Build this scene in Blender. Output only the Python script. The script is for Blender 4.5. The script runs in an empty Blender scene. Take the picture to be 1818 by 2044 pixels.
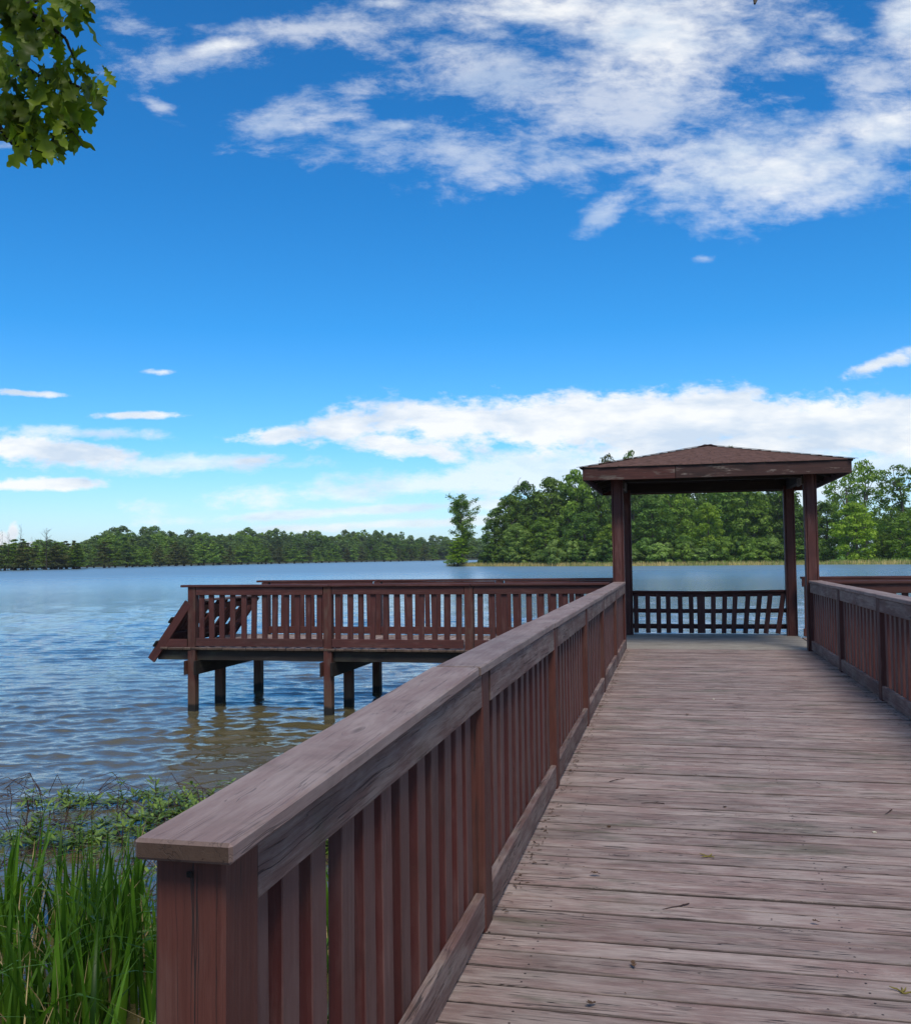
import bpy, bmesh, math, random
import numpy as np
from mathutils import Vector, Matrix, noise as mnoise

S = bpy.context.scene
COL = S.collection
rad = math.radians

# ------------------------------------------------------------------ camera
FPX, CX, CY = 1900.0, 909.0, 1022.0            # focal length in px of an 1818 x 2044 picture
YAW, TILT, ROLL = math.atan(434 / FPX), math.atan(88.5 / FPX), 0.0125
EYE = Vector((0, 0, 1.5))
fw = Vector((-math.sin(YAW) * math.cos(TILT), math.cos(YAW) * math.cos(TILT), math.sin(TILT)))
r0 = Vector((math.cos(YAW), math.sin(YAW), 0))
u0 = r0.cross(fw)
RT = r0 * math.cos(ROLL) - u0 * math.sin(ROLL)
UP = u0 * math.cos(ROLL) + r0 * math.sin(ROLL)
cam = bpy.data.cameras.new('camera')
cam.sensor_fit = 'HORIZONTAL'
cam.sensor_width = 36
cam.lens = 36 * FPX / 1818
cam.clip_end = 9000
cam.clip_start = 0.05
cam_o = bpy.data.objects.new('camera', cam)
m = Matrix.Identity(4)
for i in range(3):
    m[i][0], m[i][1], m[i][2], m[i][3] = RT[i], UP[i], -fw[i], EYE[i]
cam_o.matrix_world = m
COL.objects.link(cam_o)
S.camera = cam_o

def ray(px, py):
    return fw + RT * ((px - CX) / FPX) - UP * ((py - CY) / FPX)

def azel(px, py):
    d = ray(px, py).normalized()
    return math.atan2(d.x, d.y), math.asin(d.z)

# ------------------------------------------------------------------ node helpers
class NT:
    def __init__(s, tree):
        s.t = tree; s.n = tree.nodes; s.l = tree.links
    def node(s, typ, **kw):
        n = s.n.new(typ)
        for k, v in kw.items(): setattr(n, k, v)
        return n
    def put(s, sock, v):
        if isinstance(v, bpy.types.NodeSocket): s.l.new(v, sock)
        elif v is not None:
            if isinstance(v, (tuple, list)) and len(v) == 3 and len(sock.default_value) == 4: v = (*v, 1)
            sock.default_value = v
    def math(s, op, a, b=None, c=None, clamp=False):
        n = s.node('ShaderNodeMath', operation=op, use_clamp=clamp)
        s.put(n.inputs[0], a)
        if b is not None: s.put(n.inputs[1], b)
        if c is not None: s.put(n.inputs[2], c)
        return n.outputs[0]
    def vm(s, op, a, b=None, out=0):
        n = s.node('ShaderNodeVectorMath', operation=op)
        s.put(n.inputs[0], a)
        if b is not None: s.put(n.inputs[1] if op != 'SCALE' else n.inputs[3], b)
        return n.outputs[out]
    def comb(s, x, y, z):
        n = s.node('ShaderNodeCombineXYZ')
        s.put(n.inputs[0], x); s.put(n.inputs[1], y); s.put(n.inputs[2], z)
        return n.outputs[0]
    def sep(s, v):
        n = s.node('ShaderNodeSeparateXYZ'); s.put(n.inputs[0], v); return n.outputs
    def mix(s, f, a, b, mode='MIX'):
        n = s.node('ShaderNodeMix', data_type='RGBA', blend_type=mode)
        s.put(n.inputs[0], f); s.put(n.inputs[6], a); s.put(n.inputs[7], b)
        return n.outputs[2]
    def noise(s, vec, scale=1, detail=4, rough=0.5, dist=0.0, dims='3D'):
        n = s.node('ShaderNodeTexNoise', noise_dimensions=dims)
        s.put(n.inputs['Vector'], vec)
        n.inputs['Scale'].default_value = scale; n.inputs['Detail'].default_value = detail
        n.inputs['Roughness'].default_value = rough; n.inputs['Distortion'].default_value = dist
        return n.outputs[0]
    def node_col(s, vec, scale, detail):
        n = s.node('ShaderNodeTexNoise'); s.put(n.inputs['Vector'], vec)
        n.inputs['Scale'].default_value = scale; n.inputs['Detail'].default_value = detail
        return n.outputs[1]
    def mr(s, v, a, b, c=0.0, d=1.0, smooth=False):
        n = s.node('ShaderNodeMapRange', clamp=True)
        if smooth: n.interpolation_type = 'SMOOTHSTEP'
        s.put(n.inputs[0], v)
        for i, q in enumerate((a, b, c, d)): s.put(n.inputs[i + 1], q)
        return n.outputs[0]
    def ramp(s, v, stops):
        n = s.node('ShaderNodeValToRGB'); s.put(n.inputs[0], v)
        e = n.color_ramp.elements
        while len(e) < len(stops): e.new(0.5)
        for el, (p, c) in zip(e, stops): el.position = p; el.color = (*c, 1)
        return n.outputs[0]

# ------------------------------------------------------------------ sky
SUN_AZ, SUN_EL = rad(160), rad(52)              # azimuth measured from +y towards +x
world = bpy.data.worlds.new('World')
S.world = world
world.use_nodes = True
wt = NT(world.node_tree)
wt.n.clear()
sky = wt.node('ShaderNodeTexSky', sky_type='NISHITA')
sky.sun_disc = False
sky.sun_elevation = SUN_EL
sky.sun_rotation = SUN_AZ
sky.air_density = 1.0; sky.dust_density = 0.6; sky.ozone_density = 2.5; sky.altitude = 100
dirv = wt.node('ShaderNodeTexCoord').outputs['Generated']
dirv = wt.vm('NORMALIZE', dirv)
dx, dy, dz = wt.sep(dirv)
el = wt.math('ARCSINE', dz)
az = wt.math('ARCTAN2', dx, dy)
# cloud map: seen on a plane standing across the lake (gnomonic), so level cloud banks stay level
FH = Vector((fw.x, fw.y, 0)).normalized()
def gno(px, py):
    d = ray(px, py); k = d.dot(FH)
    return d.dot(r0) / k, d.z / k
df = wt.math('MAXIMUM', wt.vm('DOT_PRODUCT', dirv, tuple(FH), out=1), .12)
gu = wt.math('DIVIDE', wt.vm('DOT_PRODUCT', dirv, tuple(r0), out=1), df)
gv = wt.math('DIVIDE', dz, df)
ae = wt.comb(gu, gv, 0.0)
# deep summer blue above, pale cyan along the horizon
elc = wt.mr(el, 0.0, 0.6)
tint = wt.ramp(elc, [(0.0, (1.02, 1.30, 1.75)), (0.07, (0.90, 1.24, 1.63)), (0.20, (0.50, 1.12, 1.60)), (0.39, (0.225, 0.97, 1.53)), (0.62, (0.17, 0.91, 1.48)), (1.0, (0.16, 0.86, 1.42))])
blue = wt.mix(1.0, sky.outputs[0], tint, 'MULTIPLY')
# clouds: (cx, cy, rx, ry, turn in degrees, lift)   placed round the lake horizon
BL = [(1330, 60, 340, 150, 0, -.14), (1120, 20, 330, 90, 0, .0), (1560, 335, 245, 95, 12, -.28), (1760, 270, 200, 75, 22, -.08), (1820, 20, 90, 130, 0, -.05),
      (440, 92, 120, 26, 8, .18), (800, 250, 110, 34, 0, .22), (760, 5, 200, 30, 0, .4),
      (900, 840, 290, 54, 0, -.10), (1300, 842, 520, 58, 0, -.16), (1780, 842, 460, 60, 0, -.18), (560, 868, 130, 24, 3, -.05), (700, 850, 150, 42, 6, -.05),
      (800, 888, 180, 30, -8, .0), (1500, 885, 620, 30, 0, .05),
      (70, 897, 210, 30, -6, .0), (262, 828, 120, 11, -1, .15), (50, 785, 110, 9, -5, .2), (95, 966, 160, 15, 0, .05),
      (510, 918, 70, 16, 4, .05), (320, 742, 60, 11, 0, .42), (1750, 728, 105, 22, 14, .0), (26, 1066, 13, 26, -12, -.05), (4, 1078, 24, 16, 0, -.05), (60, 1086, 40, 8, 0, .1)]
WS = [(1250, 200, 360, 120, 0, -.05), (1000, 150, 260, 110, -14, -.05), (620, 235, 190, 55, 14, -.02), (900, 300, 300, 85, -8, .0), (1150, 330, 330, 60, 4, .05),
      (1215, 415, 95, 34, 38, .0), (400, 110, 240, 55, 14, .05), (250, 30, 160, 50, -25, .2), (600, 60, 380, 50, 4, .12), (560, 230, 120, 50, 20, .0), (320, 215, 60, 26, -30, .25),
      (1560, 130, 300, 40, 6, .2), (1740, 180, 180, 110, 60, .1), (1640, 400, 200, 34, 14, .05), (20, 290, 70, 18, 0, .35), (1400, 515, 50, 14, 0, .3),
      (190, 866, 190, 16, -3, .0), (350, 925, 270, 24, 0, -.02), (900, 962, 460, 26, 3, -.30), (1130, 938, 340, 44, 5, -.38), (760, 1017, 350, 10, 2, -.35), (850, 1044, 440, 10, 1, -.2),
      (1500, 980, 560, 60, 0, -.15), (1760, 925, 260, 50, 6, -.10), (1500, 915, 560, 40, 0, -.12), (1100, 1000, 360, 14, 2, .0)]
def dist_field(lst, k):
    rmin = None
    for cx, cy, rx, ry, tr, lift in lst:
        a, e = gno(cx, cy)
        mp = wt.node('ShaderNodeMapping', vector_type='TEXTURE')
        wt.put(mp.inputs[0], ae)
        mp.inputs[1].default_value = (a, e, 0)
        mp.inputs[2].default_value = (0, 0, rad(tr) + ROLL)
        mp.inputs[3].default_value = (rx / FPX, ry / FPX, 1)
        ln = wt.math('ADD', wt.vm('LENGTH', mp.outputs[0], out=1), lift)
        rmin = ln if rmin is None else wt.math('SMOOTH_MIN', rmin, ln, k)
    return rmin
rmin = dist_field(BL, .12)
rws = dist_field(WS, .2)
# cloud sheets elsewhere in the sky, same weather
dzs = wt.math('MAXIMUM', dz, 0.035)
pl = wt.comb(wt.math('DIVIDE', dx, wt.math('ADD', dzs, .06)), wt.math('DIVIDE', dy, wt.math('ADD', dzs, .06)), 0.0)
cov = wt.mr(wt.noise(pl, 0.55, 3, .5), .40, .62, 1.5, 0.1)
azr = wt.math('ABSOLUTE', wt.math('ADD', az, YAW))
outside = wt.math('MAXIMUM', wt.mr(azr, .50, .75), wt.mr(el, .58, .75))
rmin = wt.mix(outside, rmin, cov)
rws = wt.mix(outside, rws, wt.math('ADD', cov, .1))
# shape noise: planar at height, stretched along the horizon lower down
wrp = wt.vm('SUBTRACT', wt.node_col(wt.vm('MULTIPLY', ae, (3.0, 6.0, 1.0)), 1.0, 4), (.5, .5, .5))
aew = wt.vm('ADD', ae, wt.vm('MULTIPLY', wrp, (.05, .03, 0.0)))
n1 = wt.noise(wt.vm('ADD', wt.vm('MULTIPLY', ae, (7.0, 17.0, 1.0)), (0.0, 0.0, 3.3)), 1.0, 9, .56, .1)
n2 = wt.noise(wt.vm('ADD', wt.vm('MULTIPLY', ae, (34.0, 66.0, 1.0)), (5.1, 0.0, 1.7)), 1.0, 9, .62, .15)
hi = wt.mr(el, .16, .28)
nn = wt.math('ADD', wt.math('MULTIPLY', wt.math('SUBTRACT', n1, .5), wt.mr(hi, 0, 1, 1.5, 2.3)), wt.math('MULTIPLY', wt.math('SUBTRACT', n2, .5), wt.mr(hi, 0, 1, 1.7, 1.3)))
mask = wt.math('SUBTRACT', wt.math('ADD', 0.94, nn), rmin)
dens = wt.math('MULTIPLY', wt.mr(mask, -.10, wt.mr(hi, 0, 1, .50, 1.15), 0, 1, True), wt.mr(hi, 0, 1, .95, .90))
# thin fibrous cloud round and between the thick ones
f1 = wt.noise(wt.vm('ADD', wt.vm('MULTIPLY', aew, (17.0, 36.0, 1.0)), (2.0, 7.0, 5.0)), 1.0, 12, .67, .12)
f2 = wt.noise(wt.vm('MULTIPLY', aew, (5.0, 12.0, 1.0)), 1.0, 5, .55, .2)
fm = wt.math('SUBTRACT', wt.math('ADD', wt.math('ADD', .80, wt.math('MULTIPLY', wt.math('SUBTRACT', f1, .5), 3.0)), wt.math('MULTIPLY', wt.math('SUBTRACT', f2, .5), 1.6)), rws)
dws = wt.math('MULTIPLY', wt.mr(fm, -.25, wt.mr(hi, 0, 1, .75, 1.05), 0, 1, True), wt.mr(hi, 0, 1, .68, .54))
dens = wt.math('SUBTRACT', 1.0, wt.math('MULTIPLY', wt.math('SUBTRACT', 1.0, dens), wt.math('SUBTRACT', 1.0, dws)))
# lit and shaded sides of the clouds
n3 = wt.noise(wt.vm('ADD', wt.vm('MULTIPLY', ae, (9.0, 26.0, 1.0)), (9.1, 4.0, 2.7)), 1.0, 8, .58, .1)
shade = wt.math('ADD', wt.mr(n3, .38, .60), wt.math('MULTIPLY', wt.math('SUBTRACT', 1.0, dens), .45), clamp=True)
CLOUD_HI, CLOUD_LO = (9.3, 9.4, 9.4), (5.9, 6.9, 8.2)
ccol = wt.mix(shade, CLOUD_LO, CLOUD_HI)
final = wt.mix(dens, blue, ccol)
bg = wt.node('ShaderNodeBackground')
wt.put(bg.inputs[0], final)
bg.inputs[1].default_value = 0.11
wo = wt.node('ShaderNodeOutputWorld')
wt.l.new(bg.outputs[0], wo.inputs[0])

# ------------------------------------------------------------------ sun (softened by the cloud in front of it)
sl = bpy.data.lights.new('sun', 'SUN')
sl.energy = 3.2; sl.angle = rad(20); sl.color = (1.0, 0.91, 0.79)
so = bpy.data.objects.new('sun', sl)
sd = Vector((math.sin(SUN_AZ) * math.cos(SUN_EL), math.cos(SUN_AZ) * math.cos(SUN_EL), math.sin(SUN_EL)))
so.rotation_euler = (-sd).to_track_quat('-Z', 'Y').to_euler()
COL.objects.link(so)

S.view_settings.view_transform = 'Standard'
S.view_settings.look = 'None'
S.view_settings.gamma = 1
S.view_settings.exposure = 0.0
S.view_settings.use_curve_mapping = False
S.render.engine = 'CYCLES'
S.cycles.max_bounces = 6
S.cycles.diffuse_bounces = 2
S.cycles.glossy_bounces = 3
S.cycles.transparent_max_bounces = 6
S.cycles.use_denoising = True

# ------------------------------------------------------------------ object helpers
WM = {}                                          # object name -> world matrix (no depsgraph update needed)
def place(o, M, parent=None):
    COL.objects.link(o)
    if parent is not None:
        o.parent = parent
        o.matrix_basis = WM[parent.name].inverted() @ M
    else:
        o.matrix_basis = M
    WM[o.name] = M
    return o

def tag(o, label=None, cat=None, group=None, kind=None):
    if label: o['label'] = label
    if cat: o['category'] = cat
    if group: o['group'] = group
    if kind: o['kind'] = kind
    return o

def empty(name, loc, label=None, cat=None, group=None, rz=0.0):
    o = bpy.data.objects.new(name, None)
    o.empty_display_size = .2
    place(o, Matrix.Translation(loc) @ Matrix.Rotation(rz, 4, 'Z'))
    return tag(o, label, cat, group)

def mesh_np(name, verts, faces, mats=(), smooth=False, fmat=None):
    """verts (n,3) array, faces (m,k) array"""
    me = bpy.data.meshes.new(name)
    verts = np.asarray(verts, dtype=np.float32); faces = np.asarray(faces, dtype=np.int32)
    k = faces.shape[1]
    me.vertices.add(len(verts)); me.vertices.foreach_set('co', verts.ravel())
    me.loops.add(faces.size); me.loops.foreach_set('vertex_index', faces.ravel())
    me.polygons.add(len(faces))
    me.polygons.foreach_set('loop_start', np.arange(0, faces.size, k, dtype=np.int32))
    me.polygons.foreach_set('loop_total', np.full(len(faces), k, dtype=np.int32))
    if smooth: me.polygons.foreach_set('use_smooth', np.ones(len(faces), dtype=bool))
    for mt in mats: me.materials.append(mt)
    if fmat is not None: me.polygons.foreach_set('material_index', np.asarray(fmat, dtype=np.int32))
    me.update(calc_edges=True)
    me.validate()
    return me

RNG = random.Random(7)
_bm_cache = {}
def board_mesh(L, w, t, mat, bev=.004, seg=1, wig=0.0, variant=0):
    key = (round(L, 3), round(w, 3), round(t, 3), mat.name, bev, seg, wig, variant)
    if key in _bm_cache: return _bm_cache[key]
    bm = bmesh.new()
    bmesh.ops.create_cube(bm, size=1)
    bmesh.ops.scale(bm, vec=(L, w, t), verts=bm.verts)
    if seg > 1:
        es = [e for e in bm.edges if abs((e.verts[0].co - e.verts[1].co).x) > L * .5]
        bmesh.ops.subdivide_edges(bm, edges=es, cuts=seg - 1, use_grid_fill=False)
    if bev > 0:
        ee = [e for e in bm.edges if len(e.link_faces) == 2 and e.calc_face_angle(0) > .5]
        bmesh.ops.bevel(bm, geom=ee, offset=bev, segments=1, profile=.5, affect='EDGES')
    if wig > 0:
        r = random.Random(variant * 31 + 5)
        off = r.random() * 100
        for v in bm.verts:
            n = mnoise.noise(Vector((v.co.x * 2.2 + off, math.copysign(3, v.co.y), 0)))
            n2 = mnoise.noise(Vector((v.co.x * 9 + off, math.copysign(7, v.co.y), 4)))
            v.co.y += wig * (n + .5 * n2)
            n = mnoise.noise(Vector((v.co.x * 1.4 + off, 9, v.co.y * 6)))
            v.co.z += wig * .9 * n
    me = bpy.data.meshes.new('board')
    bm.to_mesh(me); bm.free()
    me.materials.append(mat)
    _bm_cache[key] = me
    return me

def board(name, a, b, w, t, mat, parent, up=(0, 0, 1), bev=.004, seg=1, wig=0.0, variant=0, spin=0.0, label=None):
    """a timber from point a to point b (centre line); w across, t along 'up'"""
    a, b, up = Vector(a), Vector(b), Vector(up)
    x = (b - a); L = x.length; x.normalize()
    z = (up - x * up.dot(x)).normalized()
    y = z.cross(x)
    M = Matrix.Identity(4)
    for i in range(3):
        M[i][0], M[i][1], M[i][2], M[i][3] = x[i], y[i], z[i], (a[i] + b[i]) / 2
    if spin: M = M @ Matrix.Rotation(spin, 4, 'Z')
    o = bpy.data.objects.new(name, board_mesh(L, w, t, mat, bev, seg, wig, variant))
    place(o, M, parent)
    if label: o['label'] = label
    return o

# ------------------------------------------------------------------ materials
def new_mat(name):
    mt = bpy.data.materials.new(name); mt.use_nodes = True
    t = NT(mt.node_tree); t.n.clear()
    out = t.node('ShaderNodeOutputMaterial')
    p = t.node('ShaderNodeBsdfPrincipled')
    t.l.new(p.outputs[0], out.inputs[0])
    return mt, t, p

def wood(name, stain, bare, wear=(.35, .65), crack=.5, algae=0.3, rough=.72, wet=None, spread=.35, knots=True, grain_amt=.45, bump=.5, peel=False, dirt=.35, edge=False, face=0, xl=1.0):
    mt, t, p = new_mat(name)
    oc = t.node('ShaderNodeTexCoord').outputs['Object']
    rnd = t.node('ShaderNodeObjectInfo').outputs['Random']
    pos = t.node('ShaderNodeNewGeometry').outputs['Position']
    off = t.comb(t.math('MULTIPLY', rnd, 57.0), t.math('MULTIPLY', rnd, 131.0), t.math('MULTIPLY', rnd, 77.0))
    v = t.vm('ADD', oc, off)
    # wandering of the grain lines
    warp = t.math('SUBTRACT', t.noise(t.vm('MULTIPLY', v, (2.2, 5, 5)), 1, 3, .5), .5)
    vw = t.vm('ADD', v, t.comb(0.0, t.math('MULTIPLY', warp, .035), t.math('MULTIPLY', warp, .035)))
    if knots:
        vo = t.node('ShaderNodeTexVoronoi', feature='F1'); t.put(vo.inputs['Vector'], t.vm('MULTIPLY', v, (1.9, 7.5, 7.5)))
        vo.inputs['Scale'].default_value = 1.0
        kd = vo.outputs['Distance']
        kring = t.mr(kd, .04, .30, 1, 0, True)
        vw = t.vm('ADD', vw, t.comb(0.0, t.math('MULTIPLY', kring, .03), t.math('MULTIPLY', kring, .03)))
        kdark = t.mr(kd, .05, .13, 1, 0, True)
    g1 = t.noise(t.vm('MULTIPLY', vw, (1.6 * xl, 64, 64)), 1, 6, .66)
    g2 = t.noise(t.vm('MULTIPLY', vw, (5 * xl, 230, 230)), 1, 3, .6)
    ck = t.noise(t.vm('MULTIPLY', vw, (.9 * xl, 75, 75)), 1, 4, .65)
    lin = t.math('ABSOLUTE', t.math('SUBTRACT', t.noise(t.vm('MULTIPLY', vw, (.35 * xl, 44, 44)), 1, 2, .5), .5))
    gate = t.mr(t.noise(t.vm('MULTIPLY', v, (1.5 * xl, 14, 14)), 1, 2, .5), .47, .58, 0, 1, True)
    crk = t.math('MAXIMUM', t.mr(ck, .64, .70, 0, 1, True), t.math('MULTIPLY', t.mr(lin, .004, .016, 1, 0, True), gate))
    wv = t.noise(t.vm('MULTIPLY', v, (2.6, 9, 9)), 1, 6, .66)
    wmix = t.math('ADD', wv, t.math('MULTIPLY', t.math('SUBTRACT', g1, .5), .35))
    wf = t.mr(wmix, wear[0], wear[1], 0, 1, True)
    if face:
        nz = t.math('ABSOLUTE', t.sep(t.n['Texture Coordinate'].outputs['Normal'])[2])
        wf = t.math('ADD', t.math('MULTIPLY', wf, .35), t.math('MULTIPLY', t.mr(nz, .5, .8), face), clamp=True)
    if peel:
        pk = t.noise(t.vm('MULTIPLY', v, (2.4, 16, 16)), 1, 7, .7)
        wf = t.math('MULTIPLY', wf, t.mr(pk, .50, .56, 0, 1))
    col = t.mix(wf, stain, bare)
    gb = t.mr(t.math('ADD', t.math('MULTIPLY', g1, .65), t.math('MULTIPLY', g2, .35)), .30, .70, 1 - grain_amt, 1 + grain_amt)
    col = t.mix(1.0, col, t.comb(gb, gb, gb), 'MULTIPLY')
    br = t.mr(rnd, 0, 1, 1 - spread / 2, 1 + spread / 2)
    col = t.mix(1.0, col, t.comb(br, br, t.math('MULTIPLY', br, 1.0)), 'MULTIPLY')
    # grime and green growth in patches that run across boards
    dn = t.noise(t.vm('MULTIPLY', pos, (1.3, 2.6, 2.6)), 1, 5, .65)
    col = t.mix(t.math('MULTIPLY', t.mr(dn, .50, .68, 0, 1, True), dirt), col, t.mix(1.0, col, (.42, .42, .40), 'MULTIPLY'))
    an = t.noise(t.vm('ADD', t.vm('MULTIPLY', pos, (1.1, 3.2, 2)), (7, 3, 1)), 1, 6, .68)
    col = t.mix(t.math('MULTIPLY', t.mr(an, .54, .66, 0, 1, True), algae), col, (.075, .082, .048))
    if edge:
        ey = t.math('ABSOLUTE', t.sep(oc)[1])
        ed = t.mr(t.math('ADD', ey, t.math('MULTIPLY', t.math('SUBTRACT', g1, .5), .02)), .0625, .0690, 0, 1, True)
        col = t.mix(t.math('MULTIPLY', ed, .85), col, (.030, .021, .019))
    if knots:
        col = t.mix(t.math('MULTIPLY', kdark, .55), col, (.035, .022, .018))
    col = t.mix(t.math('MULTIPLY', crk, crack), col, (.018, .012, .011))
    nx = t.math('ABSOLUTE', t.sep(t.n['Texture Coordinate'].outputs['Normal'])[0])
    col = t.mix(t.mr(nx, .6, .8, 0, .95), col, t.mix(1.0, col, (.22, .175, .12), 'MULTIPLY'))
    rg = rough
    if wet is not None:
        z = t.sep(pos)[2]
        wn = t.math('MULTIPLY', t.math('SUBTRACT', t.noise(pos, 9, 3), .5), .08)
        wz = t.math('ADD', z, wn)
        mud = t.mr(wz, -.98, -.35, 1, 0, True)
        col = t.mix(t.math('MULTIPLY', mud, .55), col, (.085, .060, .035))
        wetf = t.mr(wz, -1.0, -.93, 1, 0, True)
        col = t.mix(wetf, col, (.008, .007, .006))
    t.put(p.inputs['Base Color'], col)
    p.inputs['Roughness'].default_value = rg
    p.inputs['Specular IOR Level'].default_value = .35
    h = t.math('SUBTRACT', t.math('ADD', t.math('MULTIPLY', g1, .5), t.math('MULTIPLY', g2, .25)), t.math('MULTIPLY', crk, .9))
    b = t.node('ShaderNodeBump'); b.inputs['Strength'].default_value = bump; b.inputs['Distance'].default_value = .006
    t.put(b.inputs['Height'], h); t.l.new(b.outputs[0], p.inputs['Normal'])
    return mt

M_DECK = wood('deck_wood', (.230, .154, .137), (.320, .255, .228), wear=(.34, .66), crack=.95, algae=.50, spread=.30, grain_amt=.30, bump=.8, dirt=.50, edge=True, xl=2.6)
M_GFLOOR = wood('gazebo_floor_wood', (.225, .198, .168), (.30, .275, .235), wear=(.4, .6), crack=.6, algae=.3, spread=.15, grain_amt=.25, bump=.5)
M_CAP = wood('cap_wood', (.200, .136, .122), (.270, .208, .188), wear=(.34, .70), crack=.45, algae=.14, spread=.10, grain_amt=.10, bump=.3, dirt=.45, xl=1.8)
M_RAIL = wood('rail_wood', (.125, .070, .060), (.200, .152, .134), wear=(.38, .66), crack=.7, algae=.20, spread=.22, grain_amt=.28, bump=.9, xl=1.8)
M_STAIN = wood('stained_wood', (.060, .016, .013), (.088, .036, .030), wear=(.48, .72), crack=.45, algae=.05, spread=.30, grain_amt=.30, bump=.5, rough=.62)
M_BAL = wood('baluster_wood', (.062, .014, .012), (.125, .070, .062), wear=(.40, .70), crack=.35, algae=.05, spread=.26, grain_amt=.16, bump=.35, rough=.55, face=.62)
M_POST = wood('post_wood', (.078, .024, .017), (.092, .042, .033), wear=(.45, .75), crack=.95, algae=.0, spread=.10, grain_amt=.22, bump=.5, rough=.60, knots=False)
M_PILE = wood('pile_wood', (.068, .019, .014), (.088, .048, .036), wear=(.45, .7), crack=.4, algae=.2, spread=.2, wet=1, knots=False)
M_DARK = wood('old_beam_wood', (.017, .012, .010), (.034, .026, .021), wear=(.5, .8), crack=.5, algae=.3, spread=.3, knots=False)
M_FASCIA = wood('fascia_wood', (.060, .018, .014), (.12, .09, .075), wear=(.50, .62), crack=.6, algae=.0, spread=.1, peel=True, grain_amt=.35, dirt=.5)
M_FASCIA_W = wood('weathered_fascia_wood', (.040, .016, .013), (.17, .135, .115), wear=(.52, .62), crack=.8, algae=.0, spread=.1, peel=True, grain_amt=.5, dirt=.95)
M_CLEAT = wood('worn_grey_wood', (.12, .10, .09), (.22, .2, .18), crack=.4)

def simple(name, col, rough=.8, spec=.3, var=.3, scale=6.0, bump=0.0):
    mt, t, p = new_mat(name)
    oc = t.node('ShaderNodeTexCoord').outputs['Object']
    rnd = t.node('ShaderNodeObjectInfo').outputs['Random']
    n = t.noise(oc, scale, 5, .6)
    f = t.math('MULTIPLY', t.mr(n, .3, .7, 1 - var, 1 + var), t.mr(rnd, 0, 1, .85, 1.15))
    t.put(p.inputs['Base Color'], t.mix(1.0, (*col, 1), t.comb(f, f, f), 'MULTIPLY'))
    p.inputs['Roughness'].default_value = rough
    p.inputs['Specular IOR Level'].default_value = spec
    if bump:
        b = t.node('ShaderNodeBump'); b.inputs['Strength'].default_value = bump; b.inputs['Distance'].default_value = .01
        t.put(b.inputs['Height'], n); t.l.new(b.outputs[0], p.inputs['Normal'])
    return mt

def leafmat(name, c1, c2, trans=.35, rough=.55, scale=.35, rvar=.25):
    """leaves: colour wanders between c1 and c2 over the crown, some light comes through the blade"""
    mt, t, p = new_mat(name)
    oc = t.node('ShaderNodeTexCoord').outputs['Object']
    rnd = t.node('ShaderNodeObjectInfo').outputs['Random']
    ri = t.node('ShaderNodeNewGeometry').outputs['Random Per Island']
    n = t.noise(t.vm('ADD', oc, t.comb(t.math('MULTIPLY', rnd, 91.0), 0.0, 0.0)), scale, 4, .6)
    f = t.math('ADD', t.mr(n, .35, .65), t.math('MULTIPLY', t.math('SUBTRACT', ri, .5), .7), clamp=True)
    col = t.mix(f, c1, c2)
    k = t.math('MULTIPLY', t.mr(rnd, 0, 1, 1 - rvar, 1 + rvar), t.mr(ri, 0, 1, .75, 1.25))
    col = t.mix(1.0, col, t.comb(k, k, k), 'MULTIPLY')
    t.put(p.inputs['Base Color'], col)
    p.inputs['Roughness'].default_value = rough
    p.inputs['Specular IOR Level'].default_value = .25
    tr = t.node('ShaderNodeBsdfTranslucent')
    t.put(tr.inputs[0], t.mix(1.0, col, (1.5, 1.6, .7), 'MULTIPLY'))
    mx = t.node('ShaderNodeMixShader'); mx.inputs[0].default_value = trans
    out = [q for q in t.n if q.type == 'OUTPUT_MATERIAL'][0]
    t.l.new(p.outputs[0], mx.inputs[1]); t.l.new(tr.outputs[0], mx.inputs[2]); t.l.new(mx.outputs[0], out.inputs[0])
    return mt

M_LEAF_DK = leafmat('leaf_dark_green', (0.046, 0.100, 0.014), (0.109, 0.193, 0.029))
M_LEAF_MD = leafmat('leaf_mid_green', (0.077, 0.146, 0.017), (0.172, 0.264, 0.035))
M_LEAF_LM = leafmat('leaf_lime_green', (0.127, 0.220, 0.016), (0.231, 0.330, 0.030))
M_LEAF_OL = leafmat('leaf_olive', (.075, .095, .030), (.13, .135, .05))
M_LEAF_CY = leafmat('leaf_cypress', (.12, .20, .040), (.21, .30, .065))
M_LEAF_FAR = leafmat('leaf_far_wood', (0.060, 0.111, 0.033), (0.142, 0.208, 0.056), rvar=.35)
M_BARK = simple('bark', (.10, .085, .07), .9, .2, .35, 3.0, .6)
M_BARK_DK = simple('dark_bark', (.035, .028, .022), .9, .2, .35, 3.0, .4)
M_SILVER = simple('silver_bark', (.30, .28, .26), .9, .2, .3, 2.0)

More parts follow.
